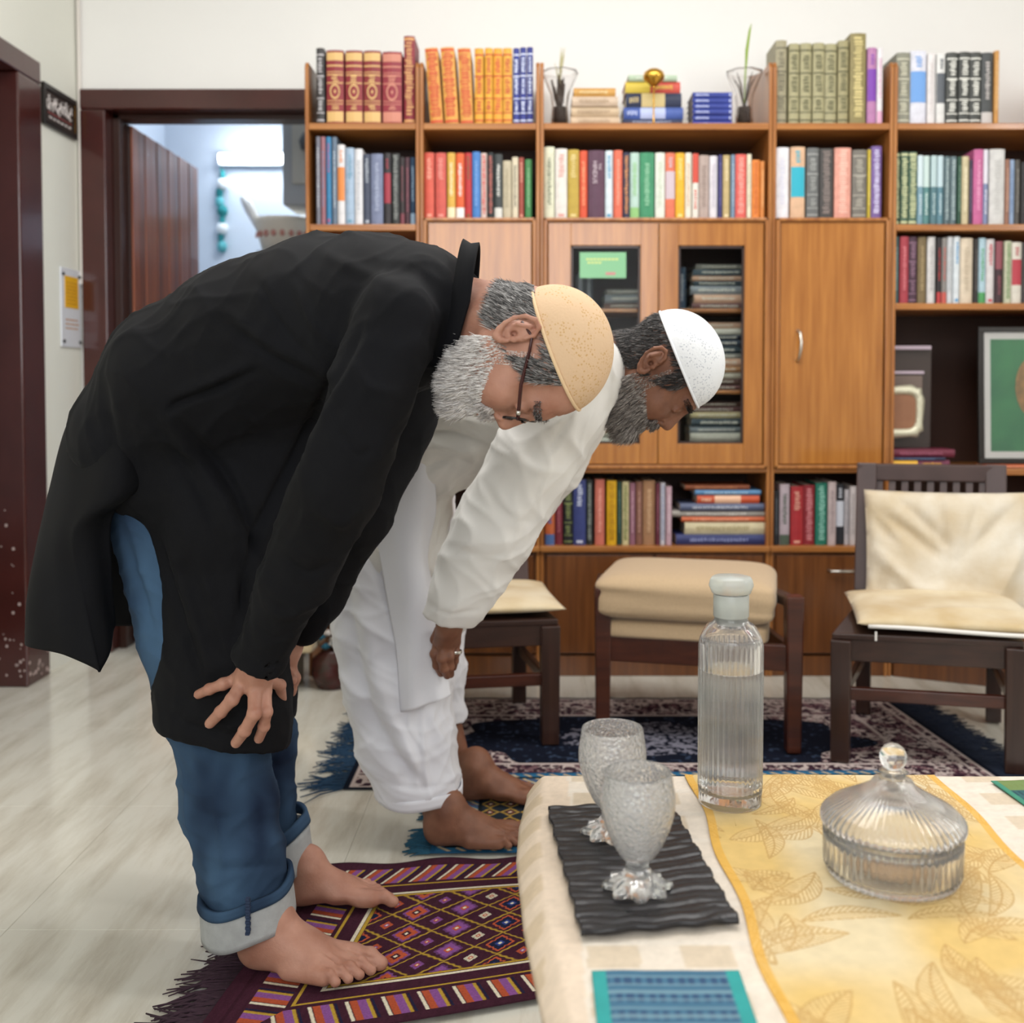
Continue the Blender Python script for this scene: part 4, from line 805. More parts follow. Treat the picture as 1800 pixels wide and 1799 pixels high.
# first prayer mat, plum with lattice of flowers
PL = S('#43202f'); GOLD = S('#bd9a3a'); ORG = S('#bf5a3a'); LIL = S('#8c5596'); CRE = S('#e6dcc4'); NV = S('#1c2340')
def plum(U, V, L1, L2):
    x = U*L1; y = V*L2
    base = np.ones(U.shape+(3,))*PL; base *= (.85+.3*vnoise(x*200, y*60, 5))[..., None]
    lx, ly = x, np.minimum(y, L2-y); d = np.minimum(lx-.03, ly-.0)
    inner = d > .165
    gx, gy = .1, .088
    ox, oy = x-.235, y-.20
    def flower(cx, cy, s, col, ring, ctr):
        nonlocal base
        a = (np.mod(ox/gx-cx, 1)-.5)*gx; b = (np.mod(oy/gy-cy, 1)-.5)*gy*.85
        rr_ = np.hypot(a, b); th = np.arctan2(b, a); rad = s*(1+.16*np.cos(4*th))*(1+.06*np.cos(12*th))
        i = np.floor(ox/gx-cx).astype(int); j = np.floor(oy/gy-cy).astype(int); k = (i*2+j*3) % 3
        for kk in range(3):
            mk = inner & (k == kk)
            base = mixc(base, (mk & (rr_ < rad*1.25)).astype(float), ring[kk]); base = mixc(base, (mk & (rr_ < rad)).astype(float), col[kk])
            base = mixc(base, (mk & (rr_ < rad*.45)).astype(float), ctr[kk]); base = mixc(base, (mk & (rr_ < rad*.2)).astype(float), CRE)
    a = np.abs(np.mod(ox/gx, 1)-.5); b = np.abs(np.mod(oy/gy, 1)-.5)
    f = np.abs(a+b-.5+.025*np.sin(ox*260)*np.cos(oy*260)); tw = np.clip(1.3-f/.035, 0, 1)
    base = mixc(base, tw*inner, GOLD)
    flower(0, 0, .0185, [ORG, NV, LIL], [LIL*.8, ORG, LIL*.55], [MAR*.8, S('#3a4a90'), ORG])
    flower(.5, .5, .011, [LIL*.9, ORG*.9, CRE*.8], [PL, PL, PL], [ORG, LIL, ORG])
    def line(dd, w_, col):
        nonlocal base
        base = mixc(base, (np.abs(d-dd) < w_).astype(float), col)
    line(.160, .0035, GOLD); line(.151, .004, CRE); line(.112, .003, GOLD)
    strip = (d > .03) & (d < .1)
    s_ = np.where(lx-.03 < ly, y, x); q = np.mod((s_+ .45*(d-.065))/.062, 1)
    for lo, hi, c in ((.0, .10, CRE), (.13, .34, ORG*.9), (.34, .58, LIL), (.58, .68, GOLD), (.72, .78, NV)):
        base = mixc(base, (strip & (q > lo) & (q < hi)).astype(float), c)
    base = mixc(base, ((d > .0) & (d < .006)).astype(float), PL*.7)
    return base
m1 = thing('prayer_mat', 'plum prayer mat with gold lattice of flowers under the man in black', 'prayer mat', (0, 0, 0))
nl, nr, fr1, fl1 = (-.555, 1.58), (.36, 1.86), (.42, 2.33), (-.47, 2.24)
zw = lambda U, V: .0025*(1+np.sin(U*9+V*5))*.5+.004*np.exp(-((V-1)/.05)**2)*(1+np.sin(U*26))
rug_mesh('weave', (nl, nr, fr1, fl1), 760, 520, plum, M_RUG, m1, .011, zw)
fringe(m1, (nl[0], nl[1], 0), (fl1[0], fl1[1]-.05, 0), (-1, -.25, 0), .11, 230, '#3c2733', seed=7, z=.01, wob=.45)

# ---------------------------------------------------------------- table and what stands on it
TZ = .45
tb = thing('coffee_table', 'low wooden table covered with cloths at the lower right', 'table', (.425, 1.0, 0))
MB().box(-.385, .40, -.62, .585, TZ-.03, TZ-.006).build('tabletop', W_DARKH, tb, .004)
for sx in (-1, 1):
    for y in (-.56, .53): MB().bar(Vector((sx*.352, y, 0)), Vector((sx*.352, y, TZ-.031)), .055, .055).build('leg', W_DARK, tb, .004)
    MB().box(sx*.352-.012, sx*.352+.012, -.54, .53, TZ-.1, TZ-.03).build('apron', W_DARKH, tb, .002)
for y in (-.57, .54): MB().box(-.324, .324, y-.012, y+.012, TZ-.1, TZ-.03).build('apron', W_DARKH, tb, .002)
MB().box(-.32, .32, -.5, .5, .1, .115).build('lower_shelf', W_DARKH, tb, .003)
def cloth_m(name, cols, attr='col'): return mat(name, '#ffffff', .85, attr='col', noise=60, var=.1, bump=.35, bscale=300, bdist=.0008)
def flat_cloth(name, label, x0, x1, y0, y1, cfun, nx=160, ny=300, z=0.0, drop_l=0, wav=.002, drop_far=0, cat='cloth', seed=0, m=None, ex=None):
    t = thing(name, label, cat, ((x0+x1)/2, (y0+y1)/2, TZ))
    u = np.linspace(0, 1, nx); v = np.linspace(0, 1, ny); U, V = np.meshgrid(u, v, indexing='ij')
    Xs = x0+(x1-x0)*U; Ys = y0+(y1-y0)*V
    if ex is not None: Xs = Xs+ex(U, V)
    Z = z+wav*(vnoise(U*5+seed, V*9, 11+seed)-.0)+.0005
    col = cfun(Xs, Ys, U, V)
    if drop_l:
        e = np.clip((.03-U)/.03, 0, 1); Z = Z-drop_l*e**1.5
    G = np.stack([Xs-(x0+x1)/2, Ys-(y0+y1)/2, Z], -1)
    grid_mesh('weave', G, m or cloth_m(name, None), t, .0012, True, col)
    return t
def beige(Xs, Ys, U, V):
    b = np.ones(U.shape+(3,))*S('#e0cdb8')
    s = ((Xs > .055) & (Xs < .09) | (Xs > .12)).astype(float)*.6
    b = mixc(b, (Xs > .05).astype(float)*.7, S('#e3dacd'))
    ck = ((np.mod(Ys/.085, 1) > .5) & (np.mod((Xs-.01)/.1, 1) > .45)).astype(float)
    b = mixc(b, ck*.5, S('#c4ad8a')); b = mixc(b, ((np.mod(Ys/.085, 1) < .16)).astype(float)*.35*(Xs > .05), S('#e4ddd2'))
    b = b*(.94+.1*vnoise(Xs*260, Ys*260, 4))[..., None]
    return b
bow = lambda U, V: np.interp(.36+V*1.264, [.36, .995, 1.1, 1.206, 1.39, 1.5, 1.61], [0, .012, .0, -.012, -.024, -.022, -.012])*(1-U)**6
flat_cloth('tablecloth', 'beige and white checked woven cloth covering the table', 0, .87, .36, 1.597, beige, 240, 340, .0, .03, .0015, ex=bow)
def yellow(Xs, Ys, U, V):
    base = np.ones(U.shape+(3,))*S('#dab974')
    base = mixc(base, np.clip(vnoise(Xs*11, Ys*11, 21)*1.6-.3, 0, 1), S('#dccba6'))
    r = np.random.RandomState(8); lines = np.zeros(U.shape); fill = np.zeros(U.shape)
    for k in range(150):
        cx, cy = r.uniform(.2, .65), r.uniform(.3, 1.62); th = r.uniform(0, 6.28); L, W = r.uniform(.035, .07), r.uniform(.012, .024)
        dx, dy = Xs-cx, Ys-cy; a = dx*math.cos(th)+dy*math.sin(th); b = -dx*math.sin(th)+dy*math.cos(th); b2 = b-.25*a*a/L
        hw_ = W*np.clip(1-(a/L)**2, 0, 1); ins = (np.abs(b2) < hw_)
        rib = np.abs(np.mod((np.abs(b2)*1.1+a)/.0075, 1)-.5) < .22
        lines = np.maximum(lines, (ins & rib)*.8); lines = np.maximum(lines, (ins & (np.abs(b2) < .0012))*1.0)
        lines = np.maximum(lines, ((np.abs(np.abs(b2)-hw_) < .0011) & (np.abs(a) < L))*.9); fill = np.maximum(fill, ins*.35)
    base = mixc(base, fill, S('#e9d09a')); base = mixc(base, lines*.7, S('#b58a48'))
    base = mixc(base, ((np.abs(U-.5) > .47)).astype(float)*.7, S('#e0a93c'))
    return base
flat_cloth('table_runner', 'golden yellow leaf-patterned runner down the middle of the table', .234, .617, .36, 1.595, yellow, 380, 900, .0026, 0, .002, seed=2, ex=lambda U, V: .004*np.sin(V*30)*(np.abs(U-.5) > .4))
def bluec(Xs, Ys, U, V):
    b = np.ones(U.shape+(3,))*S('#3f6a86'); b = mixc(b, ((np.mod(U*14, 1) < .55) & (np.mod(V*16, 1) < .5)).astype(float), S('#2c4c70'))
    b = mixc(b, (np.mod(V*34, 1) < .25).astype(float)*.5, S('#8fb0b8')); b = mixc(b, ((U < .1) | (U > .9)).astype(float), S('#2f9a98')); return b
t = flat_cloth('placemat', 'blue woven place mat with teal edges at the bottom of the table', .058, .208, .6, 1.052, bluec, 80, 160, .004, 0, .001, cat='place mat', seed=3)
def greenc(Xs, Ys, U, V):
    b = np.ones(U.shape+(3,))*S('#2f5f62'); b = mixc(b, ((np.mod(U*18, 1) < .5) & (np.mod(V*14, 1) < .5)).astype(float), S('#1f4450'))
    b = mixc(b, (V > .9).astype(float)*.8, S('#7c8f4a')); b = mixc(b, (U < .06).astype(float), S('#3f8a72')); return b
t = flat_cloth('placemat', 'dark green woven place mat at the right end of the table', .70, .86, 1.18, 1.575, greenc, 80, 120, .004, 0, .001, cat='place mat', seed=5)
t.rotation_euler.z = .09; t.location.x += .005
# slate tray
q = [PZ(962, 1421, TZ+.012), PZ(1176, 1408, TZ+.012), PZ(1299, 1618, TZ+.012), PZ(1021, 1641, TZ+.012)]
tr = thing('slate_tray', 'black wavy slate tray under the two cut-glass goblets', 'tray', (.12, 1.3, TZ+.004))
nu, nv = 80, 200; U, V = np.meshgrid(np.linspace(0, 1, nu), np.linspace(0, 1, nv), indexing='ij')
c = [np.array([p.x-.12, p.y-1.3]) for p in (q[3], q[2], q[1], q[0])]
XY = c[0]*((1-U)*(1-V))[..., None]+c[1]*(U*(1-V))[..., None]+c[2]*(U*V)[..., None]+c[3]*((1-U)*V)[..., None]
edge = np.minimum(np.minimum(U, 1-U)*4, np.minimum(V, 1-V)*6)
XY = XY+np.stack([.0015*np.sin(V*40)*(np.abs(U-.5) > .4), .002*np.sin(U*23)*(np.abs(V-.5) > .4)], -1)
Z = .006+.0006*np.sin(V*84+3*np.sin(U*4.2+V*2)+3*vnoise(U*4, V*5, 3))+.0006*np.sin(V*150+5*np.sin(U*3)+4*vnoise(U*5, V*7, 5))+.002*vnoise(U*4, V*6, 9)
grid_mesh('slab', np.concatenate([XY, Z[..., None]], -1), mat('black_slate', '#222124', .32, bump=.6, bscale=60, bdist=.002), tr, .006)
# glassware
M_GLASS = mat('clear_glass', '#ffffff', .04, trans=.93, ior=1.45)
M_CUT = mat('cut_glass', '#ffffff', .05, trans=.86, ior=1.45, bump=.55, bscale=210, bdist=.003, voro=True)
M_WATER = mat('water', '#fbfdfc', .0, trans=1, ior=1.33)
M_FROST = mat('frosted_stopper', '#eef2ec', .3, trans=.6, ior=1.4)
def goblet(px, ywr, label, h=.136, r=.043, grp=None):
    t = thing('glass_goblet', label, 'glass', (0, 0, 0)); t.location = (P(px, 1500, ywr).x, ywr, TZ+.0165)
    # star foot
    star = lambda a, i, z: 1+.16*math.cos(8*a) if z < .01 else (1+.06*math.cos(8*a) if z < .02 else 1)
    foot = MB().lathe([(.001, .006), (.034, 0), (.036, .001), (.035, .006), (.020, .014), (.014, .024), (.013, .03), (.016, .034), (.001, .035)], 48, mod=star)
    foot.build('foot', M_GLASS, t, smooth=True)
    prof = [(.001, .0352), (.017, .036), (.027, .05), (.036, .07), (.0415, .092), (.042, .11), (.0395, .126), (.038, .136), (.0365, .136), (.0375, .124), (.0395, .11), (.039, .093), (.033, .071), (.024, .052), (.014, .042), (.001, .040)]
    s = r/.042
    def cut(a, i, z):
        return 1+(.022*math.cos(16*a+(round(z/.009) % 2)*math.pi)*math.cos(z*700) if .045 < z < .12 and i < 8 else 0)
    pr = catmull(np.array(prof), 60); pr[:, 0] = np.maximum(pr[:, 0], .0008)
    MB().lathe([(p[0]*s, p[1]*h/.136) for p in pr], 64, mod=cut).build('bowl', M_CUT, t, smooth=True)
    return t
goblet(1121, 1.207, 'cut-glass goblet standing nearest on the slate tray', grp='g')
goblet(1076, 1.357, 'cut-glass goblet standing behind on the slate tray', h=.138, r=.044)
# carafe
t = thing('water_carafe', 'tall ribbed glass carafe half full of water on yellow runner', 'carafe', (P(1283, 1400, 1.49).x, 1.49, TZ+.0055)); t.scale = (1, 1, .945)
R0 = .0445
rib = lambda a, i, z: 1+(.034*math.cos(36*a) if .022 < z < .24 and i < 40 else 0)
outer = [(.001, 0), (.04, 0), (R0, .004), (R0, .02), (R0, .12), (R0, .235), (.043, .252), (.035, .268), (.0255, .276), (.0235, .283), (.0235, .30), (.0245, .318)]
inner = [(.0215, .318), (.0205, .283), (.0225, .274), (.032, .264), (.040, .250), (.0405, .235), (.0405, .12), (.0405, .028), (.036, .022), (.001, .022)]
oc = catmull(np.array(outer), 40); ic = catmull(np.array(inner), 24)
oc[:, 0] = np.clip(oc[:, 0], .0008, R0+.0004); oc[:, 1] = np.maximum(oc[:, 1], 0); ic[:, 0] = np.clip(ic[:, 0], .0008, .0407)
MB().lathe([tuple(p) for p in oc]+[tuple(p) for p in ic], 144, mod=rib).build('vessel', M_GLASS, t, smooth=True)
MB().lathe([(.0005, .0225), (.038, .0225), (.0409, .03), (.0409, .2025), (.0395, .2035), (.0005, .2035)], 96).build('water', M_WATER, t, smooth=False)
MB().lathe([(.0005, .27), (.0212, .27), (.0212, .3185), (.0275, .319), (.031, .33), (.0295, .338), (.0265, .343), (.0005, .344)], 48, mod=lambda a, i, z: 1+(.03*math.cos(6*a) if z > .325 else 0)).build('stopper', M_FROST, t, smooth=True)
MB().lathe([(.0246, .283), (.0252, .284), (.0252, .316), (.0246, .317)], 40, mod=lambda a, i, z: 1).build('neck_band', M_FROST, t, smooth=True)
# candy jar
t = thing('glass_jar', 'round ribbed glass jar with domed lid and ball knob', 'jar', (P(1568, 1500, 1.265).x, 1.265, TZ+.0055)); t.scale = (.93, .93, .97)
R1 = .089
ribj = lambda a, i, z: 1+(.016*math.cos(56*a) if z > .006 and i < 6 else 0)
pr = [(.001, 0), (.07, 0), (.083, .003), (.086, .012), (.087, .04), (.087, .062), (.082, .062), (.081, .04), (.079, .014), (.074, .008), (.001, .007)]
MB().lathe(pr, 224, mod=ribj).build('bowl', M_GLASS, t, smooth=True)
lidm = lambda a, i, z: 1+(.012*math.cos(56*a) if (i < 8) else 0)
pl = [(.0838, .063), (.0895, .063), (.091, .067), (.0905, .074), (.08, .084), (.05, .1), (.03, .112), (.024, .121), (.018, .123), (.0145, .128), (.019, .131), (.001, .1315), (.001, .115), (.022, .107), (.045, .095), (.074, .079), (.082, .072)]
MB().lathe(pl, 224, mod=lidm, close=True).build('lid', M_GLASS, t, smooth=True)
MB().lathe([(.0005, .1318)]+[(.0172*math.sin(a), .1488-.0172*math.cos(a)) for a in np.linspace(.15, 3.0, 16)]+[(.0005, .166)], 32).build('knob', M_GLASS, t, smooth=True)
MB().lathe([(.0005, .0075), (.05, .0076), (.052, .009), (.03, .012), (.0005, .013)], 20).build('crumbs', mat('brown_crumbs', '#a8845c', .9, bump=1, bscale=140, voro=True, bdist=.004), t, smooth=True)

# ---------------------------------------------------------------- solid modelling by distance fields
class Field:
    def __init__(s, lo, hi, vox):
        s.lo = np.array(lo, np.float32); s.v = vox; s.n = np.ceil((np.array(hi)-s.lo)/vox).astype(int)+1
        s.ax = [s.lo[i]+vox*np.arange(s.n[i], dtype=np.float32) for i in range(3)]
        s.d = np.full(s.n, .5, np.float32)
    single = False
    def win(s, lo, hi):
        a = np.clip(np.floor((np.array(lo)-s.lo)/s.v).astype(int), 0, s.n-1); b = np.clip(np.ceil((np.array(hi)-s.lo)/s.v).astype(int)+1, 1, s.n)
        if np.any(b <= a): return None, None
        sl = tuple(slice(a[i], b[i]) for i in range(3))
        return sl, (s.ax[0][sl[0]][:, None, None], s.ax[1][sl[1]][None, :, None], s.ax[2][sl[2]][None, None, :])
    def put(s, sl, d, k, op):
        c = s.d[sl]
        if op == 'sub': d = -d; h = np.maximum(k-np.abs(c-d), 0)/max(k, 1e-6); s.d[sl] = np.maximum(c, d)+h*h*k/4
        elif op == 'and': h = np.maximum(k-np.abs(c-d), 0)/max(k, 1e-6); s.d[sl] = np.maximum(c, d)+h*h*k/4
        else: h = np.maximum(k-np.abs(c-d), 0)/max(k, 1e-6); s.d[sl] = np.minimum(c, d)-h*h*k/4
    def cone(s, a, b, ra, rb=None, k=.01, yr=1.0, op='add'):
        """tapered capsule, depth (Y) stretched by yr"""
        rb = ra if rb is None else rb; a = np.array(a, float); b = np.array(b, float); pad = k+.012
        m = max(ra, rb)*np.array([1, max(yr, 1), 1])+pad
        sl, c = s.win(np.minimum(a, b)-m, np.maximum(a, b)+m)
        if sl is None: return
        ay = np.float32(1/yr); ab = (b-a)*np.array([1, ay, 1]); L = float(ab@ab) or 1e-9
        px, py, pz = c[0]-np.float32(a[0]), (c[1]-np.float32(a[1]))*ay, c[2]-np.float32(a[2])
        t = np.clip((px*np.float32(ab[0])+py*np.float32(ab[1])+pz*np.float32(ab[2]))/np.float32(L), 0, 1)
        d = np.sqrt((px-t*np.float32(ab[0]))**2+(py-t*np.float32(ab[1]))**2+(pz-t*np.float32(ab[2]))**2)-(np.float32(ra)+t*np.float32(rb-ra))
        s.put(sl, d, k, op)
    def ell(s, c0, r, k=.01, op='add', R=None):
        r = np.array(r, float); c0 = np.array(c0, float); m = (r.max() if R is not None else r)+k+.008
        sl, c = s.win(c0-m, c0+m)
        if sl is None: return
        x, y, z = c[0]-np.float32(c0[0]), c[1]-np.float32(c0[1]), c[2]-np.float32(c0[2])
        if R is not None:
            R = np.array(R, np.float32); x, y, z = R[0, 0]*x+R[1, 0]*y+R[2, 0]*z, R[0, 1]*x+R[1, 1]*y+R[2, 1]*z, R[0, 2]*x+R[1, 2]*y+R[2, 2]*z
        q = np.sqrt((x/r[0])**2+(y/r[1])**2+(z/r[2])**2); g = np.sqrt((x/r[0]**2)**2+(y/r[1]**2)**2+(z/r[2]**2)**2)+1e-6
        s.put(sl, (q*(q-1)/g).astype(np.float32), k, op)
    def half(s, p, n, k=.0, lo=None, hi=None):      # keep the side the normal points away from
        n = np.array(n, float); n /= np.linalg.norm(n); p = np.array(p, float)
        sl, c = s.win(lo if lo is not None else s.lo, hi if hi is not None else s.lo+s.n*s.v)
        d = ((c[0]-np.float32(p[0]))*np.float32(n[0])+(c[1]-np.float32(p[1]))*np.float32(n[1])+(c[2]-np.float32(p[2]))*np.float32(n[2]))
        s.put(sl, d.astype(np.float32), max(k, 1e-4), 'and')
    def mesh(s):
        d = s.d; ins = d < 0; n = np.array(d.shape)
        c = np.zeros(n-1, np.int8)
        for dx in (0, 1):
            for dy in (0, 1):
                for dz in (0, 1): c += ins[dx:n[0]-1+dx, dy:n[1]-1+dy, dz:n[2]-1+dz]
        cells = np.argwhere((c > 0) & (c < 8)); idx = np.full(n-1, -1, np.int32); idx[tuple(cells.T)] = np.arange(len(cells))
        acc = np.zeros((len(cells), 3), np.float32); cnt = np.zeros(len(cells), np.float32)
        for ax in range(3):
            e = np.eye(3, dtype=int)[ax]; o1, o2 = [np.eye(3, dtype=int)[q] for q in range(3) if q != ax]
            for i in (0, 1):
                for j in (0, 1):
                    p = cells+o1*i+o2*j; q = p+e; a = d[tuple(p.T)]; b = d[tuple(q.T)]; m = (a < 0) != (b < 0)
                    t = np.zeros(len(a), np.float32); t[m] = a[m]/(a[m]-b[m]); v = p+e*t[:, None]; acc[m] += v[m]; cnt[m] += 1
        V = s.lo+(acc/cnt[:, None])*s.v
        Q = []
        for ax in range(3):
            e = np.eye(3, dtype=int)[ax]; u, w_ = np.eye(3, dtype=int)[(ax+1) % 3], np.eye(3, dtype=int)[(ax+2) % 3]
            sl0 = [slice(1, n[i]-1) if i != ax else slice(0, n[i]-1) for i in range(3)]; sl1 = [slice(1, n[i]-1) if i != ax else slice(1, n[i]) for i in range(3)]
            a = ins[tuple(sl0)]; b = ins[tuple(sl1)]; p = np.argwhere(a != b); off = np.array([1 if i != ax else 0 for i in range(3)]); flip = a[tuple(p.T)]; p = p+off
            q = np.stack([idx[tuple((p-u-w_).T)], idx[tuple((p-w_).T)], idx[tuple(p.T)], idx[tuple((p-u).T)]], 1)
            q[~flip] = q[~flip][:, ::-1]; Q.append(q)
        Q = np.concatenate(Q); lab = np.arange(len(V))
        for _ in range(400):
            m_ = lab[Q].min(1); new = lab.copy()
            for i in range(4): np.minimum.at(new, Q[:, i], m_)
            new = new[new]; new = new[new]
            if np.array_equal(new, lab): break
            lab = new
        u, c_ = np.unique(lab, return_counts=True); keep = np.isin(lab, u[c_ > max(40, .02*c_.max())]) if not s.single else lab == u[c_.argmax()]
        ren = np.cumsum(keep)-1; Q = Q[keep[Q].all(1)]
        return V[keep], ren[Q].astype(np.int32)
def vnormals(V, Q):
    n = np.cross(V[Q[:, 2]]-V[Q[:, 0]], V[Q[:, 3]]-V[Q[:, 1]]); N = np.zeros_like(V)
    for i in range(4): np.add.at(N, Q[:, i], n)
    return N/(np.linalg.norm(N, axis=1, keepdims=True)+1e-12)
def laplace(V, Q, it, lam=.5):
    for _ in range(it):
        A = np.zeros_like(V); c = np.zeros(len(V), np.float32)
        for i in range(4):
            for j in (1, 3): np.add.at(A, Q[:, i], V[Q[:, (i+j) % 4]])
            np.add.at(c, Q[:, i], 2)
        V = V*(1-lam)+lam*A/c[:, None]
    return V
def creases(V, Q, strokes, facing=-1, N=None, wr=0):
    """raise or sink fabric folds: stroke = (points px, amplitude m, width px); acts on the side turned to the room's camera side"""
    N = vnormals(V, Q) if N is None else N; px, py = project(V); off = np.zeros(len(V)); ok = np.clip(-N[:, 1]*2+.35, 0, 1) if facing < 0 else 1
    for pts, amp, wd in strokes:
        pts = catmull(np.array(pts, float), max(8, len(pts)*5)); best = np.full(len(V), 1e9); tt = np.zeros(len(V)); sgn = np.zeros(len(V)); m = len(pts)-1
        lo = pts.min(0)-wd*3; hi = pts.max(0)+wd*3; sel = np.where((px > lo[0]) & (px < hi[0]) & (py > lo[1]) & (py < hi[1]))[0]
        if not len(sel): continue
        X_, Y_ = px[sel], py[sel]; bd = np.full(len(sel), 1e9); bt = np.zeros(len(sel)); bs = np.zeros(len(sel))
        for i in range(m):
            a, b = pts[i], pts[i+1]; ab = b-a; L = ab@ab+1e-9; t = np.clip(((X_-a[0])*ab[0]+(Y_-a[1])*ab[1])/L, 0, 1)
            dx, dy = X_-a[0]-t*ab[0], Y_-a[1]-t*ab[1]; dd = np.hypot(dx, dy); u = dd < bd
            bd[u] = dd[u]; bt[u] = (i+t[u])/m; bs[u] = np.sign(ab[0]*dy-ab[1]*dx)[u]
        env = np.sin(np.pi*np.clip(.06+.88*bt, 0, 1))**.6
        if wd < 0: pass
        off[sel] += amp*env*np.exp(-(bd/wd)**2)
    off = off*ok
    if wr:
        r = np.random.RandomState(int(wr*1e5)); w1 = np.zeros(len(V)); wp = V+.03*np.sin(V[:, [1, 2, 0]]*21+1.3)+.012*np.sin(V[:, [2, 0, 1]]*47)
        for q in range(5):
            k = r.normal(0, 1, 3); k[1] *= .5; k /= np.linalg.norm(k); w1 += (1-np.abs(np.sin(wp@k*r.uniform(22, 48)+r.uniform(0, 6))))**3
        off = off+wr*(w1-1.2)
    return V+N*off[:, None]
def field_obj(name, V, Q, m, parent, org):
    me = bpy.data.meshes.new(name); fast_mesh(me, V-np.array(org, np.float32), Q); return link(name, me, m, parent, True)
def chain(fd, pts, k=.03, yr=1.3, op='add'):
    """pts: (px, py, radius px, Y)"""
    W_ = [(P(p[0], p[1], p[3]), p[2]*p[3]/F, p[4] if len(p) > 4 else yr) for p in pts]
    for (a, ra, ya), (b, rb, yb) in zip(W_, W_[1:]): fd.cone(a, b, ra, rb, k, (ya+yb)/2, op)

# --- a bare foot in its own frame: heel at origin, x forward, side=+1 when the little toe is on -y
def foot_field(side, anklev, scale=1.0):
    f = Field((-.06, -.075, -.01), (.25, .075, .19), .0022)
    s = side
    f.ell((.022, 0, .026), (.036, .031, .028), .01)
    f.cone((.02, 0, .03), (.09, -.016*s, .02), .026, .02, .02); f.cone((.02, 0, .03), (.10, .018*s, .03), .024, .02, .02)
    f.cone((.025, 0, .055), (.035, 0, .09), .031, .036, .03); f.cone((.048, .004*s, .06), (.125, .014*s, .032), .032, .021, .03)
    f.cone((.05, -.004*s, .05), (.14, -.02*s, .022), .030, .015, .03)
    f.cone((.1, .03*s, .022), (.178, .034*s, .019), .02, .019, .015); f.cone((.09, -.03*s, .015), (.155, -.036*s, .013), .016, .012, .012)
    f.cone((.11, 0, .03), (.17, .004*s, .018), .022, .013, .02); f.cone((.13, -.018*s, .022), (.162, -.02*s, .014), .016, .012, .015)
    a = Vector(anklev); f.cone((.033, 0, .085), a, .032, .031, .03)
    f.ell((.034, -.030*s, .075), (.012, .008, .012), .012); f.ell((.042, .033*s, .082), (.013, .008, .013), .012)
    f.cone((.0, 0, .05), (.006, 0, .1), .011, .009, .02)
    toes = [(.034, .178, .236, .0155, .0125), (.011, .172, .226, .0105, .0085), (-.0065, .165, .213, .0095, .008), (-.022, .157, .2, .009, .0075), (-.036, .148, .184, .0088, .0078)]
    for i, (y, x0, x1, r0, r1) in enumerate(toes):
        m_ = ((x0+x1)/2, y*s, .023 if i else .022); f.cone((x0-.015, y*s, .018), m_, r0, r0*.88, .006); f.cone(m_, (x1-r1, y*s*1.02, .0105), r0*.85, r1, .0035)
        f.ell((x1-r1*.9, y*s*1.02, .0105), (r1*1.12, r1*1.02, r1*.95), .002)
    for y0, x1 in ((.022, .205), (.0025, .2), (-.0145, .188), (-.029, .178)): f.cone((x1-.03, y0*s, .034), (x1+.02, y0*s, .022), .0013, .0013, .004, op='sub')
    f.cone((.05, .05*s, .0), (.12, .05*s, .0), .016, .016, .02, op='sub')
    f.half((0, 0, 0), (0, 0, -1), .003)
    for (ya, yb) in ((.012, .011), (-.005, -.007), (-.02, -.02)): f.cone((.08, ya*s, .062), (.165, yb*s, .033), .0022, .0015, .006)   # tendons
    V, Q = f.mesh(); return V*scale, Q, [((x1-.002-r1*.7)*scale, y*s*1.02*scale, (.0105+r1*.82)*scale, r1*scale) for y, x0, x1, r0, r1 in toes]
def skin(name, c1, c2, rough=.55):
    return mat(name, c1, rough, noise=22, col2=c2, bump=.35, bscale=240, bdist=.0012, sss=.12, detail=6)
SK1 = skin('warm_brown_skin', '#b98a76', '#a06e5a'); SK2 = skin('deep_brown_skin', '#8c5f49', '#6f4735')
M_NAIL = mat('nail', '#d8b0a0', .25); M_NAIL2 = mat('nail_dark', '#b08872', .25)
def put_foot(person, org, heel, toe, side, ankle, scale, sk, nail):
    heel = Vector(heel); toe = Vector(toe); yaw = math.atan2(toe.y-heel.y, toe.x-heel.x)
    M = Matrix.Translation(heel)@Matrix.Rotation(yaw, 4, 'Z')
    al = (M.inverted()@Vector(ankle))/scale
    V, Q, nails = foot_field(side, al, scale)
    Vw = np.array(M)[:3, :3]@V.T; Vw = Vw.T+np.array(heel)
    o = field_obj('foot', Vw, Q, sk, person, org)
    for (x, y, z, r) in nails:
        c = M@Vector((x, y, z))-Vector(org); m_ = MB(); R = Matrix.Rotation(yaw, 3, 'Z')
        vs = []; nn = 10
        for k in range(nn):
            a = 2*math.pi*k/nn; vs.append(c+R@Vector((r*.75*math.cos(a), r*.68*math.sin(a), .0004-.25*r*math.sin(a)**2-.35*r*max(0, math.cos(a)))))
        vs.append(c+R@Vector((0, 0, .0012)))
        m_.add(vs, [(k, (k+1) % nn, nn) for k in range(nn)]); m_.build('toenail', nail, o, smooth=True)
    return o
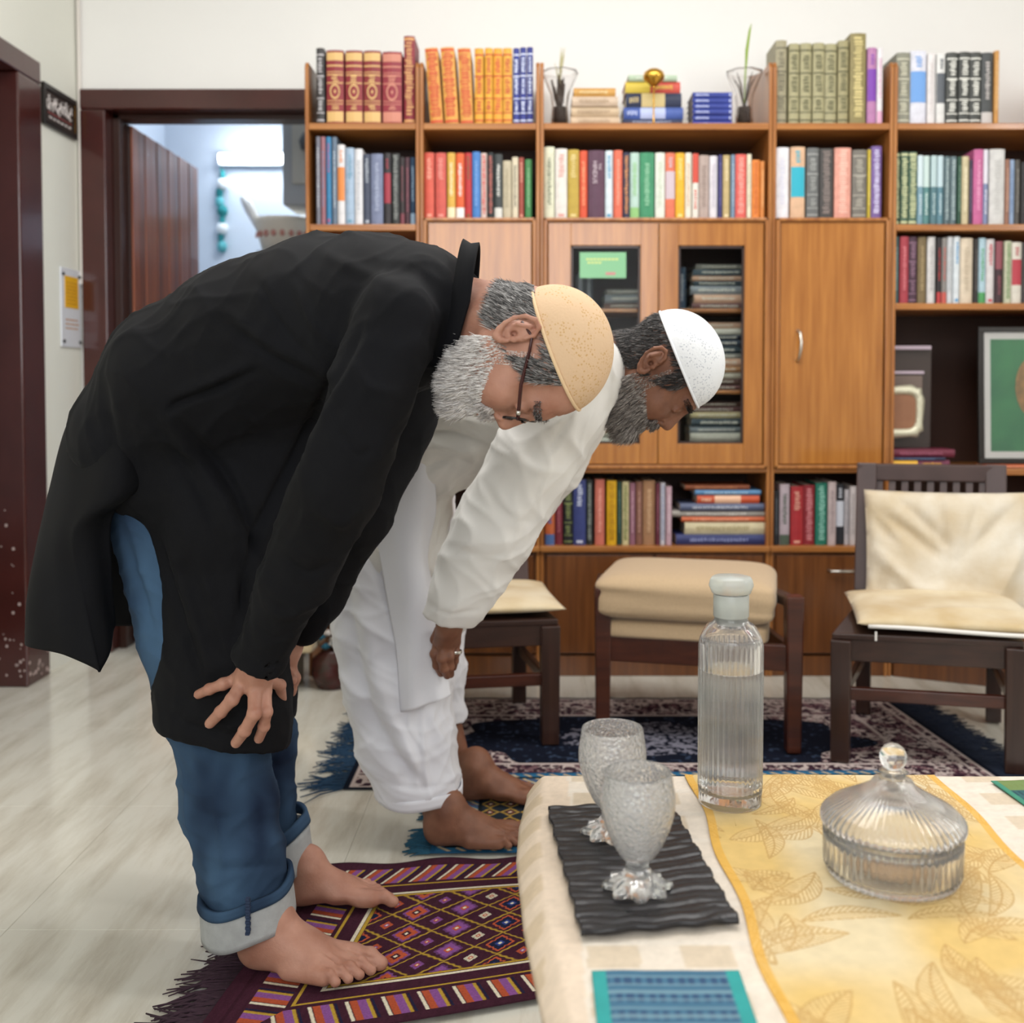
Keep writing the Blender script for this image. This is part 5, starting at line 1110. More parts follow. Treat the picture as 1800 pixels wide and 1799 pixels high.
# --- hand: fingers as polylines in world metres
def hand_obj(name, person, org, wrist, palm, fingers, sk, nail, vox=.0016, rw=.026):
    """wrist (p, r, p2) forearm stub; palm: list of cones (a,b,ra,rb); fingers: [(points, r0, r1)]"""
    pts = [Vector(p) for f_ in fingers for p in f_[0]]+[Vector(c[i]) for c in palm for i in (0, 1)]+[Vector(w_) for w_ in wrist[:2]]
    lo = [min(p[i] for p in pts)-.04 for i in range(3)]; hi = [max(p[i] for p in pts)+.04 for i in range(3)]
    f = Field(lo, hi, vox)
    f.cone(wrist[0], wrist[1], wrist[2], wrist[3], .012)
    for a, b, ra, rb in palm: f.cone(a, b, ra, rb, .014)
    for P_, r0, r1 in fingers:
        n = len(P_)-1
        for i in range(n):
            ra = r0+(r1-r0)*i/n; rb = r0+(r1-r0)*(i+1)/n; f.cone(P_[i], P_[i+1], ra, rb, .006 if i == 0 else .003)
            if 0 < i: f.ell(P_[i], (ra*1.07,)*3, .004)
    V, Q = f.mesh(); V = laplace(V, Q, 1, .4)
    o = field_obj(name, V, Q, sk, person, org)
    for P_, r0, r1 in fingers:
        a, b = Vector(P_[-2]), Vector(P_[-1]); d = (b-a).normalized(); up = Vector((0, -1, .25)); up = (up-d*up.dot(d)).normalized(); sd = d.cross(up)
        c = b-d*r1*.15+up*r1*.9-Vector(org); nn = 10; vs = [c+d*(r1*.95*math.cos(2*math.pi*k/nn))+sd*(r1*.7*math.sin(2*math.pi*k/nn))-up*(r1*.32*math.sin(2*math.pi*k/nn)**2+.2*r1*max(0, math.cos(2*math.pi*k/nn))) for k in range(nn)]+[c+up*.0006]
        MB().add(vs, [(k, (k+1) % nn, nn) for k in range(nn)]).build('fingernail', nail, o, smooth=True)
    return o
# --- head in its own frame: x face forward, z crown, y to the person's left; origin between the ears
def head_field(neck_to, neck_r=.056, nose=.94):
    f = Field((-.15, -.105, -.175), (.15, .105, .145), .0022)
    f.ell((-.012, 0, .045), (.1, .077, .088), .02)
    f.ell((.03, 0, .0), (.062, .062, .085), .03)
    f.ell((.05, 0, -.04), (.045, .05, .055), .02)
    for s in (-1, 1):
        f.cone((-.005, .052*s, -.045), (.055, .026*s, -.09), .02, .02, .02)
        f.ell((.058, .042*s, -.022), (.026, .022, .024), .02)                     # cheek
        f.cone((.086, .012*s, .036), (.07, .05*s, .034), .011, .009, .012)        # brow
        f.ell((.094, .031*s, .012), (.016, .02, .014), .012, 'sub')
        f.ell((.076, .031*s, .012), (.0135, .0155, .0125), .002)                  # eyeball and lids
        f.cone((.086, .018*s, .017), (.084, .045*s, .014), .0045, .004, .003); f.cone((.086, .018*s, .006), (.083, .044*s, .006), .0038, .0034, .003)
        f.ell((.07, .058*s, .04), (.02, .012, .03), .02, 'sub')                   # temple
    f.cone((.088, 0, .026), (.112*nose, 0, -.014), .0085, .011, .01); f.ell((.113*nose, 0, -.02), (.0125, .0115, .0105), .005)
    for s in (-1, 1):
        f.ell((.1*nose, .0135*s, -.024), (.0115, .0075, .0085), .004); f.ell((.106*nose, .0075*s, -.0315), (.005, .0035, .004), .002, 'sub')
    f.cone((.086, 0, -.03), (.09, 0, -.052), .016, .014, .012)
    f.cone((.093, -.018, -.052), (.098, 0, -.0475), .005, .0058, .004); f.cone((.093, .018, -.052), (.098, 0, -.0475), .005, .0058, .004)
    f.cone((.092, -.015, -.0605), (.095, 0, -.0625), .0055, .0065, .004); f.cone((.092, .015, -.0605), (.095, 0, -.0625), .0055, .0065, .004)
    f.ell((.083, 0, -.092), (.022, .026, .02), .012)
    a = Vector(neck_to); f.cone((-.035, 0, -.02), a, neck_r*1.02, neck_r, .02); f.cone((.02, 0, -.07), a+Vector((.02, 0, .01)), .03, .036, .03)
    for s in (-1, 1):       # ears
        c0 = Vector((-.024, .076*s, .0)); tilt = -.18
        def E(x, z, y=0): return (c0.x+x*math.cos(tilt)+z*math.sin(tilt)-.0, c0.y+s*(.007+.006*max(0, -x/.015))+s*y, c0.z-x*math.sin(tilt)+z*math.cos(tilt))
        f.ell(E(-.002, .002, -.006), (.016, .007, .028), .006)
        ring = [(.010, .012), (.007, .026), (-.004, .034), (-.015, .03), (-.021, .016), (-.02, .0), (-.014, -.014), (-.006, -.024), (.003, -.029), (.009, -.024), (.011, -.014)]
        rr_ = [.0028, .0034, .0036, .0036, .0034, .0032, .0034, .0048, .0062, .005, .0035]
        for (p, q, a_, b_) in zip(ring, ring[1:], rr_, rr_[1:]): f.cone(E(*p), E(*q), a_, b_, .0025)
        f.cone(E(-.006, .022, -.001), E(-.011, .004, -.001), .0028, .003, .003); f.cone(E(-.011, .004, -.001), E(-.004, -.01, -.001), .003, .0028, .003)
        f.ell(E(-.001, -.001, .006), (.0085, .009, .012), .003, 'sub'); f.ell(E(.002, -.004, -.004), (.005, .006, .005), .002, 'sub')
        f.ell(E(.0105, -.004, .0), (.0045, .0045, .006), .003)
        f.ell(E(-.016, .012, .006), (.003, .004, .016), .002, 'sub')
    # creases: eye corner, cheek fold, forehead
    for s in (-1, 1):
        f.cone((.098, .017*s, -.024), (.078, .036*s, -.058), .0016, .0012, .005, op='sub')
        for q in (-.003, .004, .011): f.cone((.073, .052*s, .012+q*.6), (.06, .062*s, .012+q*1.6), .0009, .0007, .003, op='sub')
    for z in (.058, .068, .077): f.cone((.09-.12*(z-.05), -.035, z), (.09-.12*(z-.05), .035, z), .0014, .0014, .003, op='sub')
    f.single = True; V, Q = f.mesh(); V = laplace(V, Q, 1, .35); return V, Q
def strands(name, person, org, roots, dirs, lens, m, rad=.0005, seed=0, curl=.2, droop=None, seg=3):
    r = np.random.RandomState(seed); n = len(roots); V = []; Q = []
    d = dirs/(np.linalg.norm(dirs, axis=1, keepdims=True)+1e-9); j = r.normal(0, curl, (n, 3)); d1 = d+j*.5; d1 /= np.linalg.norm(d1, axis=1, keepdims=True)
    j2 = r.normal(0, curl, (n, 3)); d2 = d1+j2+(0 if droop is None else droop); d2 /= np.linalg.norm(d2, axis=1, keepdims=True)
    up = np.cross(d1, r.normal(0, 1, (n, 3))); up /= np.linalg.norm(up, axis=1, keepdims=True); sd = np.cross(d1, up)
    P_ = [roots, roots+d1*(lens/2)[:, None], roots+d1*(lens/2)[:, None]+d2*(lens/2)[:, None]]
    rs = [rad, rad*.8, rad*.18]; rings = []
    for p, q in zip(P_, rs):
        for k in range(3):
            a = 2*math.pi*k/3; rings.append(p+(up*math.cos(a)+sd*math.sin(a))*q)
    V = np.stack(rings, 1).reshape(-1, 3); base = (np.arange(n)*9)[:, None]
    fs = []
    for l in (0, 1):
        for k in range(3): fs.append(base+np.array([l*3+k, l*3+(k+1) % 3, l*3+3+(k+1) % 3, l*3+3+k])[None])
    o = field_obj(name, V, np.concatenate(fs), m, person, org); return tag(o, kind='stuff')
def hair_mat(name, cols, w_):
    if name in _m: return _m[name]
    m = bpy.data.materials.new(name); m.use_nodes = True; nt = m.node_tree; b = nt.nodes['Principled BSDF']; g = nt.nodes.new('ShaderNodeNewGeometry'); r = nt.nodes.new('ShaderNodeValToRGB'); r.color_ramp.interpolation = 'CONSTANT'
    e = r.color_ramp.elements; e[0].position = 0; e[0].color = lin(cols[0]); e[1].position = w_[0]; e[1].color = lin(cols[1])
    for c, q in zip(cols[2:], w_[1:]): x = e.new(q); x.color = lin(c)
    nt.links.new(g.outputs['Random Per Island'], r.inputs[0]); nt.links.new(r.outputs[0], b.inputs['Base Color']); b.inputs['Roughness'].default_value = .45
    _m[name] = m; return m
def make_head(person, org, C, fwd, up, s, sk, neck_w, cap, hairm, beardm, seeds, cap_m, beard_len, dark_back=None, glasses=False, neck_r=.056, cover=.5):
    fwd = Vector(fwd).normalized(); up = Vector(up); up = (up-fwd*up.dot(fwd)).normalized(); left = up.cross(fwd)
    R = np.array([[fwd[i], left[i], up[i]] for i in range(3)])*s; C = np.array(C)
    T = lambda p: (R@np.atleast_2d(np.array(p, float)).T).T+C
    inv = np.linalg.inv(R)
    nk = inv@(np.array(neck_w)-C); nk = np.clip(nk, [-.145, -.1, -.17], [.1, .1, .1])
    V, Q = head_field(nk, neck_r); N = vnormals(V, Q)
    r = np.random.RandomState(seeds)
    x, y, z = V.T
    # cap rim plane: from (x0,z0) back to (x1,z1) front
    (xb, zb), (xf, zf) = cap['back'], cap['front']
    nrm = np.array([-(zf-zb), xf-xb]); nrm /= np.linalg.norm(nrm)
    capd = (x-xb)*nrm[0]+(z-zb)*nrm[1]
    tuck = np.clip((capd-.002)/.02, 0, 1)[:, None]; Vh = V*(1-.085*tuck)+np.array([0, 0, .045])*.085*tuck
    ho = field_obj('head', T(Vh), Q, sk, person, org)
    # eyes
    for sg in (-1, 1):
        c = T((.0795, .031*sg, .0105))[0]-np.array(org)
        MB().lathe([(.0005, -.0085*s)]+[(.0085*s*math.sin(a), -.0085*s*math.cos(a)) for a in np.linspace(.2, 2.94, 9)]+[(.0005, .0085*s)], 14, tuple(c)).build('eye', mat('dark_eye', '#2a1a14', .1), ho, smooth=True)
    # cap mesh: dome above the rim plane
    f = Field((-.145, -.11, -.03), (.145, .11, .17), .0026)
    e = cap['ell']; f.ell(e[0], e[1], .02)
    if 'flat' in cap:                                    # squarish crown with a soft top edge
        fp, fn = cap['flat']; f.half(fp, fn, .035)
    f.half((xb, 0, zb), (-nrm[0], 0, -nrm[1]), .002)
    Vc, Qc = f.mesh(); Vc = laplace(Vc, Qc, 2, .5)
    co = field_obj('cap', T(Vc), Qc, cap_m, person, org); co['label'] = cap['label']
    # rim piping
    tt = np.linspace(0, 2*math.pi, 60, endpoint=False); ex, ey, ez = e[1]; cx_, cz_ = e[0][0], e[0][2]
    # intersect ellipsoid with rim plane
    u2 = np.array([nrm[1], -nrm[0]]); pc = np.array([xb, zb]); q0 = pc-np.array([cx_, cz_]); D = np.diag([1/ex**2, 1/ez**2])
    A_ = u2@D@u2; B_ = u2@D@q0; t0 = -B_/A_; K = 1-(q0@D@q0-B_**2/A_); a_ = math.sqrt(K/A_); b_ = ey*math.sqrt(K)
    rim = [tuple((T((pc[0]+u2[0]*(t0+a_*math.cos(q)), b_*math.sin(q), pc[1]+u2[1]*(t0+a_*math.cos(q))))[0])-np.array(org)) for q in tt]
    MB().tube(rim+[rim[0]], .0026*s, 8, cap=False).build('rim', cap.get('rimm', cap_m), co, smooth=True)
    if cap.get('seam'):
        k_, = [cap['seam']]; sm = [tuple(T((cx_+ex*k_*math.cos(q)*.93+.0, ey*k_*math.sin(q)*.93, cz_+ez*math.sqrt(max(0, 1-k_*k_))*.93))[0]-np.array(org)) for q in tt]
    def scatter(mask, n):
        ids = np.where(mask)[0]
        if not len(ids): return ids
        return r.choice(ids, n)
    ang = np.abs(y)
    # hair: back and sides below the cap
    hair = (capd < .004) & (x < .045) & (z > -.055-.0*x) & (x < .0+ (z+.02)*1.1) & ~((ang > .066) & (x > -.045) & (x < .012) & (z < .04) & (z > -.045)) & (x > -.15)
    hair &= (np.abs(y) > .0) & (z > -.06+np.clip(-(x+.02), 0, .05)*0.2)
    earreg = (ang > .071) & (x > -.05) & (x < .012) & (z < .042) & (z > -.04)
    hair &= ~earreg
    ids = scatter(hair, 5200)
    if len(ids):
        dl = np.stack([np.full(len(ids), -.35), np.zeros(len(ids)), np.full(len(ids), -1.0)], 1)
        dl = dl-N[ids]*np.sum(dl*N[ids], 1, keepdims=True)*.9+N[ids]*.28
        L_ = np.full(len(ids), .016)*r.uniform(.6, 1.3, len(ids))*s
        strands('hair', person, org, T(V[ids]), (R@dl.T).T, L_, hairm, .00075*s, seeds+1, .18)
    # sideburn + beard
    jaw = (z < -.008) & (x > -.02) & (z < .02-.0*x) & (capd < 0)
    line = -.028-.35*(x-.02)                        # cheek line drops toward the mouth
    beard = ((z < line+.0) & (x > -.016) & (z > -.125) & (x < .12)) & ~((x > .088) & (z > -.047)) & ~earreg & ~((np.hypot((z+.0555)/.0068, y/.02) < 1) & (x > .085))
    beard &= ~((z < -.085) & (x < .0))
    burn = (x > .002) & (x < .024) & (z > -.05) & (z < .03) & (ang > .05)
    mous = (x > .08) & (z < -.033) & (z > -.052) & (ang < .036)
    for nm, mk, n_, ln, dd in (('beard', beard | burn, 9500, beard_len, (.16, 0, -1.0)), ('moustache', mous, 900, .014, (.25, 0, -.6))):
        ids = scatter(mk, n_)
        if not len(ids): continue
        dl = np.tile(np.array(dd), (len(ids), 1)); 
        if nm == 'moustache': dl[:, 1] = np.sign(V[ids, 1])*.9
        low = np.clip((-.02-V[ids, 2])/.07, .12, 1)
        dl = dl-N[ids]*np.sum(dl*N[ids], 1, keepdims=True)*.5+N[ids]*.42
        L_ = ln*(low if nm == 'beard' else 1)*r.uniform(.6, 1.25, len(ids))*s
        strands(nm, person, org, T(V[ids]), (R@dl.T).T, L_, beardm, .0007*s, seeds+3, .22, None if nm != 'beard' else (R@np.array([0, 0, -.35])/s)[None])
    brow = (x > .07) & (np.abs(z-.036-.0) < .0055) & (ang > .012) & (ang < .05)
    ids = scatter(brow, 420)
    if len(ids):
        dl = np.stack([np.full(len(ids), .1), np.sign(V[ids, 1]), np.full(len(ids), .15)], 1)+N[ids]*.35
        strands('eyebrow', person, org, T(V[ids]), (R@dl.T).T, np.full(len(ids), .009*s), hairm, .0006*s, seeds+5, .25)
    if glasses:
        gm = mat('black_acetate', '#1a1413', .2); rd = mat('dark_red_temple', '#3a1412', .25)
        g = MB()
        for sg in (-1, 1):
            c = (.101, .034*sg, .004); pts = []
            for q in np.linspace(0, 2*math.pi, 25):
                sx = math.copysign(abs(math.cos(q))**.6, math.cos(q))*.026; sz = math.copysign(abs(math.sin(q))**.6, math.sin(q))*.017
                pts.append(tuple(T((c[0]-abs(sx)*.08*(1 if sx*sg > 0 else 0), c[1]+sx, c[2]+sz))[0]-np.array(org)))
            g.tube(pts, .0019*s, 6)
        g.tube([tuple(T((.104, yy, .009+.003*math.cos(yy*200)))[0]-np.array(org)) for yy in (-.009, 0, .009)], .0014*s, 6)
        go = g.build('glasses', gm, person, smooth=True); go['label'] = 'dark-rimmed spectacles'
        for sg in (-1, 1):
            q = [(.100, .061*sg, .012), (.092, .0705*sg, .014), (.05, .0745*sg, .014), (.0, .080*sg, .022), (-.02, .083*sg, .024), (-.04, .082*sg, .006)]
            MB().tube([tuple(T(p)[0]-np.array(org)) for p in q], [.0028*s]*3+[.0024*s]*3, 8).build('temple', rd, go, smooth=True)
            MB().tube([tuple(T(p)[0]-np.array(org)) for p in ((.0935, .0715*sg, .014), (.088, .0735*sg, .014))], .0033*s, 8).build('hinge', M_STEEL, go, smooth=True)
            vs = [tuple(T((.1-.0, (.034+.024*math.copysign(abs(math.cos(a))**.6, math.cos(a)))*sg, .004+.0155*math.copysign(abs(math.sin(a))**.6, math.sin(a))))[0]-np.array(org)) for a in np.linspace(0, 2*math.pi, 20, endpoint=False)]
            vs2 = [tuple(np.array(v)-np.array(fwd)*.0012) for v in vs]
            MB().add(vs+vs2, [tuple(range(20)), tuple(range(39, 19, -1))]+[(k, (k+1) % 20, 20+(k+1) % 20, 20+k) for k in range(20)]).build('lens', mat('spectacle_lens', '#ffffff', .02, trans=1, ior=1.25), go)
    return T
# ================================================================ the man in black
def fabric(name, c1, c2, rough=.9, bs=900, b=.3, nz=5, sheen=.15):
    return mat(name, c1, rough, noise=nz, col2=c2, bump=b, bscale=bs, bdist=.0006, sheen=sheen)
M_BLACK = mat('black_cotton', '#0c0d12', .85, noise=6, col2='#08080b', bump=.3, bscale=700, bdist=.0006, spec=.25)
M_DENIM = mat('washed_denim', '#45607c', .9, noise=5.5, col2='#141f34', bump=.5, bscale=900, bdist=.0008, detail=2, stretch=(1.6, 1, .8), spec=.2)
M_DENIML = mat('denim_wrong_side', '#a9abab', .9, noise=60, var=.15, bump=.5, bscale=900, bdist=.0008)
M_WHITE = fabric('white_cotton', '#e9e6e0', '#e2dfdb', .85, 800, .25)
M_WHITE2 = fabric('white_trouser_cotton', '#e6e6ea', '#dedee4', .85, 800, .25)
org = PZ(530, 1640, 0.012); org.z = .018
man1 = thing('person', 'bowing person in black kurta and rolled jeans with beige cap and glasses', 'person', org)
f = Field((-1.02, 1.4, .3), (.02, 2.35, 1.32), .0062)
chain(f, [(262, 762, 118, 1.97, 1.45), (345, 680, 150, 1.94, 1.25), (455, 612, 150, 1.90, 1.25), (570, 572, 150, 1.86, 1.3), (655, 562, 144, 1.80, 1.35), (722, 556, 129, 1.75, 1.45)], .03)
chain(f, [(262, 762, 118, 1.97, 1.4), (285, 830, 105, 1.97, 1.4)], .03)
chain(f, [(500, 720, 90, 1.93, 1.0), (430, 860, 95, 1.93, 1.0), (400, 1000, 90, 1.92, .9)], .03)
chain(f, [(560, 700, 80, 1.95, 1.0), (500, 860, 78, 1.98, 1.0), (460, 1000, 70, 2.0, .9)], .03)
chain(f, [(770, 560, 84, 1.72, 1.0), (790, 560, 74, 1.71, 1.0)], .03)
# the front panel hangs over the near thigh and knee
chain(f, [(340, 800, 110, 1.93, 1.2), (385, 930, 108, 1.90, .85), (395, 1060, 104, 1.89, .8), (394, 1180, 108, 1.885, .82), (392, 1250, 116, 1.885, .8), (390, 1340, 118, 1.885, .8)], .03)
chain(f, [(400, 950, 100, 2.08, .9), (430, 1100, 88, 2.1, .9), (440, 1220, 76, 2.1, .9), (444, 1330, 78, 2.1, .9)], .03)
# hem cut
a, b, c = P(262, 1296, 1.8), P(462, 1336, 1.8), P(512, 1246, 2.18)
nrm = (b-a).cross(c-a).normalized(); nrm = -nrm if nrm.z > 0 else nrm
f.half(a, nrm, .006, (-1.02, 1.4, .3), (.02, 2.35, .62))
# cut the left of the hem straight like the side slit
# sleeves
chain(f, [(700, 560, 78, 1.60, 1.1), (655, 680, 76, 1.58, 1.0), (592, 860, 76, 1.60, 1.0), (520, 1010, 66, 1.66, .95), (478, 1100, 52, 1.70, .9), (456, 1160, 49, 1.715, .95), (440, 1200, 48, 1.72, .95)], .012)
chain(f, [(720, 600, 80, 1.95, 1.1), (690, 740, 74, 1.98, 1.0), (622, 900, 66, 2.0, 1.0), (560, 1050, 44, 2.03, .9), (536, 1105, 34, 2.05, .9)], .02)
a, d = P(453, 1172, 1.715), P(520, 1010, 1.66)
ax_ = (a-d).normalized(); f.half(a-ax_*.002, ax_, .004, np.array(a)-[.09, .09, .12], np.array(a)+[.07, .055, .06])
f.cone(a+ax_*.02, a-ax_*.03, .036, .034, .003, .95, 'sub')
V, Q = f.mesh(); V = laplace(V, Q, 3, .5); N = vnormals(V, Q)
st = [([(384, 560), (473, 628), (560, 675)], -.009, 9), ([(400, 548), (490, 612), (575, 655)], .007, 10), ([(462, 505), (492, 571), (535, 622)], -.007, 8), ([(520, 500), (545, 560), (590, 610)], .006, 9),
      ([(440, 655), (372, 686), (315, 708), (300, 722)], -.013, 7), ([(440, 640), (372, 670), (310, 694)], .011, 11), ([(315, 745), (391, 827), (437, 916), (459, 990)], -.013, 9), ([(300, 755), (370, 845), (415, 930), (438, 1010)], .010, 13),
      ([(267, 738), (341, 845), (385, 960)], -.006, 10), ([(637, 578), (560, 713), (520, 802), (462, 916), (430, 1030), (414, 1120)], -.015, 9), ([(655, 590), (580, 715), (540, 810), (485, 915)], .008, 14),
      ([(272, 935), (306, 1049), (352, 1195)], -.012, 8), ([(292, 930), (326, 1040), (372, 1180)], .008, 11), ([(420, 950), (428, 1053), (440, 1130)], -.007, 8), ([(350, 960), (372, 1060), (400, 1150)], .006, 9),
      ([(300, 1250), (340, 1280), (420, 1290)], -.006, 8), ([(370, 1262), (400, 1278), (440, 1276)], .006, 8), ([(385, 1235), (430, 1246), (455, 1240)], -.006, 6),
      ([(600, 760), (630, 800), (650, 790)], -.006, 7), ([(560, 900), (600, 920), (630, 900)], .006, 9), ([(500, 980), (540, 1010), (580, 990)], -.006, 8), ([(470, 1060), (500, 1085), (535, 1070)], .005, 8), ([(450, 1105), (480, 1125), (512, 1112)], -.005, 6), ([(620, 640), (650, 680), (700, 690)], .005, 8), ([(560, 440), (620, 470), (700, 500)], .004, 12), ([(740, 470), (770, 540), (760, 620)], -.006, 9), ([(775, 470), (800, 540), (790, 620)], .005, 8),
      ([(200, 640), (210, 740), (230, 830)], .005, 12), ([(180, 680), (195, 760), (215, 840)], -.005, 10)]
V = creases(V, Q, st, N=N, wr=.0022)
body1 = field_obj('kurta', V, Q, M_BLACK, man1, org)
# stand collar
G = []
for q in np.linspace(0, 2*math.pi, 49)[:-1]:
    ca, sa = math.cos(q), math.sin(q)
    row_ = []
    for t_, rr_ in ((0, 1.12), (.5, 1.0), (1, .97)):
        c0 = P(800+t_*30, 545-t_*8, 1.70-.03*t_); u = Vector((.12, 0, .99)); row_.append(c0-Vector(org)+u*(ca*.101*rr_)+Vector((-.2*0, sa*.075*rr_, 0))+Vector((-.018*abs(min(ca, 0)), 0, 0)))
    G.append([list(p) for p in row_])
grid_mesh('collar', np.array(G).transpose(1, 0, 2), M_BLACK, man1, .004, closed=True)
# back panel of the kurta hanging free behind
def off(o, org_=None):
    o.location = -Vector(org_ if org_ is not None else org); return o
def back_fold(G):
    u = np.linspace(0, 1, G.shape[0])[:, None]; v = np.linspace(0, 1, G.shape[1])[None, :]
    G[..., 0] += .006*np.sin(v*19+u*2)*u+.003*np.sin(v*37+1+u*3)*u; G[..., 1] += .006*np.cos(v*17)*u; return G
off(sheet('back_panel', [
    [(262, 700, 1.90), (235, 640, 1.83), (196, 632, 1.90), (176, 650, 1.98), (190, 660, 2.08), (240, 690, 2.14)],
    [(282, 790, 1.90), (215, 780, 1.79), (146, 760, 1.87), (121, 745, 1.97), (135, 750, 2.10), (220, 780, 2.18)],
    [(275, 846, 1.86), (200, 870, 1.78), (122, 868, 1.83), (90, 862, 1.95), (110, 860, 2.12), (222, 880, 2.16)],
    [(196, 900, 1.83), (144, 935, 1.79), (98, 945, 1.81), (68, 965, 1.92), (90, 970, 2.12), (230, 980, 2.18)],
    [(190, 1000, 1.83), (160, 1045, 1.79), (100, 1045, 1.79), (50, 1050, 1.90), (75, 1040, 2.14), (246, 1050, 2.20)],
    [(197, 1100, 1.84), (184, 1179, 1.79), (110, 1152, 1.78), (42, 1126, 1.90), (75, 1100, 2.14), (252, 1100, 2.22)]], M_BLACK, man1, 60, 70, .003, back_fold))
# jeans
M1 = Field((-.95, 1.68, .09), (-.2, 2.32, 1.05), .005)
chain(M1, [(275, 860, 92, 1.94, 1.0), (330, 1120, 84, 1.93, .95), (388, 1290, 82, 1.91, .9), (402, 1410, 84, 1.90, .9), (424, 1510, 76, 1.875, .95), (434, 1610, 75, 1.862, 1.0)], .02)
chain(M1, [(330, 900, 90, 2.08, 1.0), (420, 1150, 84, 2.12, .95), (452, 1300, 68, 2.12, .9), (462, 1410, 54, 2.12, .9), (482, 1500, 48, 2.095, 1.0)], .02)
M1.cone(P(285, 800, 1.98), P(290, 860, 2.02), .09, .09, .04, 1.0)
pa = P(434, 1592, 1.865); M1.half(pa, (.12, 0, -1), .004, (-.7, 1.6, .05), (-.15, 1.985, .35)); M1.half(P(486, 1490, 2.10), (.2, 0, -1), .004, (-.6, 1.995, .05), (-.15, 2.4, .4))
V, Q = M1.mesh(); V = laplace(V, Q, 2, .5)
V = creases(V, Q, [([(385, 1330), (380, 1420), (400, 1540)], .003, 5), ([(330, 1420), (380, 1440), (430, 1430)], -.004, 8), ([(340, 1490), (390, 1510), (450, 1500)], .004, 8), ([(350, 1535), (420, 1528), (490, 1520)], -.004, 7), ([(440, 1380), (470, 1400), (490, 1390)], -.004, 7), ([(430, 1470), (470, 1485), (500, 1470)], .004, 8), ([(345, 1380), (400, 1370), (460, 1350)], .003, 9), ([(220, 950), (250, 1050), (275, 1150)], -.006, 8), ([(470, 1330), (490, 1350), (515, 1340)], -.004, 8)], wr=.0026)
jeans = field_obj('jeans', V, Q, M_DENIM, man1, org)
# denim wear: paler thigh fronts, kept as a vertex-free second noise in the material
def ring_band(name, px0, y0, r0, px1, y1, r1, Y, m, parent, yr=.95, tilt=(.12, .25), thick=.006, nb=6, wob=.003, seed=0, orgv=None):
    """tube band of cloth around a leg between two heights"""
    orgv = org if orgv is None else orgv
    a, b = P(px0, y0, Y), P(px1, y1, Y); ra, rb = r0*Y/F, r1*Y/F; G = []; r = np.random.RandomState(seed); ph = r.uniform(0, 6, 4)
    for i in range(nb+1):
        t_ = i/nb; c_ = a.lerp(b, t_); rr_ = ra+(rb-ra)*t_; row_ = []
        for q in np.linspace(0, 2*math.pi, 57)[:-1]:
            k_ = 1+wob*10*(.5*math.sin(3*q+ph[0])+.3*math.sin(7*q+ph[1]+t_*2))*.12
            x, y = rr_*math.cos(q)*k_, rr_*math.sin(q)*k_*yr
            row_.append([c_.x+x-orgv[0], c_.y+y-orgv[1], c_.z+tilt[0]*x+tilt[1]*y-orgv[2]+wob*math.sin(4*q+ph[2])])
        G.append(row_)
    return grid_mesh(name, np.array(G), m, parent, thick, closed=True)
c1 = ring_band('rolled_cuff', 433, 1566, 77, 438, 1622, 79, 1.858, M_DENIML, man1, 1.04, (.20, .10), .007, seed=1)
ring_band('cuff_edge', 432, 1552, 78, 433, 1568, 80, 1.858, M_DENIM, man1, 1.04, (.20, .10), .009, nb=3, seed=1)
ring_band('rolled_cuff', 489, 1470, 51, 496, 1528, 52, 2.085, M_DENIML, man1, 1.1, (.35, .12), .007, seed=2)
ring_band('cuff_edge', 486, 1446, 50, 489, 1466, 53, 2.085, M_DENIM, man1, 1.1, (.35, .12), .009, nb=3, seed=2)
sm = MB()
for k in range(13):
    p = P(436+1.0*(k % 2), 1580+k*5.0, 1.774)-Vector(org); sm.box(p.x-.0035, p.x+.0035, p.y-.006, p.y+.002, p.z-.0022, p.z+.0022)
tag(sm.build('cuff_stitching', mat('navy_thread', '#26344e', .8), c1), kind='stuff')
# feet
put_foot(man1, org, PZ(438, 1692, .018), PZ(680, 1728, .018), 1, P(448, 1620, 1.885), 1.05, SK1, M_NAIL)
put_foot(man1, org, PZ(512, 1588, .018), PZ(700, 1580, .018), -1, P(498, 1528, 2.13), .90, SK1, M_NAIL)
# near hand on the knee
def W(*a): return P(*a)
yk = 1.775
fin = [([W(416, 1195, 1.775), W(392, 1203, 1.765), W(368, 1212, 1.77), W(349, 1221, 1.785)], .0106, .0080),
       ([W(425, 1202, 1.755), W(408, 1230, 1.735), W(388, 1252, 1.745), W(369, 1272, 1.765)], .0116, .0088),
       ([W(448, 1218, 1.748), W(447, 1255, 1.725), W(430, 1285, 1.738), W(415, 1306, 1.765)], .0118, .0090),
       ([W(466, 1218, 1.765), W(468, 1252, 1.745), W(464, 1277, 1.755), W(455, 1299, 1.775)], .0108, .0082),
       ([W(466, 1195, 1.79), W(492, 1205, 1.835), W(496, 1232, 1.87)], .0110, .0085)]
palm = [(W(440, 1172, 1.75), W(418, 1192, 1.775), .0175, .0115), (W(446, 1170, 1.745), W(426, 1202, 1.76), .0185, .0125), (W(456, 1170, 1.75), W(446, 1214, 1.755), .0190, .0130), (W(464, 1170, 1.76), W(465, 1214, 1.77), .0175, .0120), (W(458, 1172, 1.76), W(466, 1195, 1.79), .018, .012)]
hand_obj('hand', man1, org, (W(470, 1120, 1.72), W(450, 1170, 1.748), .029, .0225), palm, fin, SK1, M_NAIL)
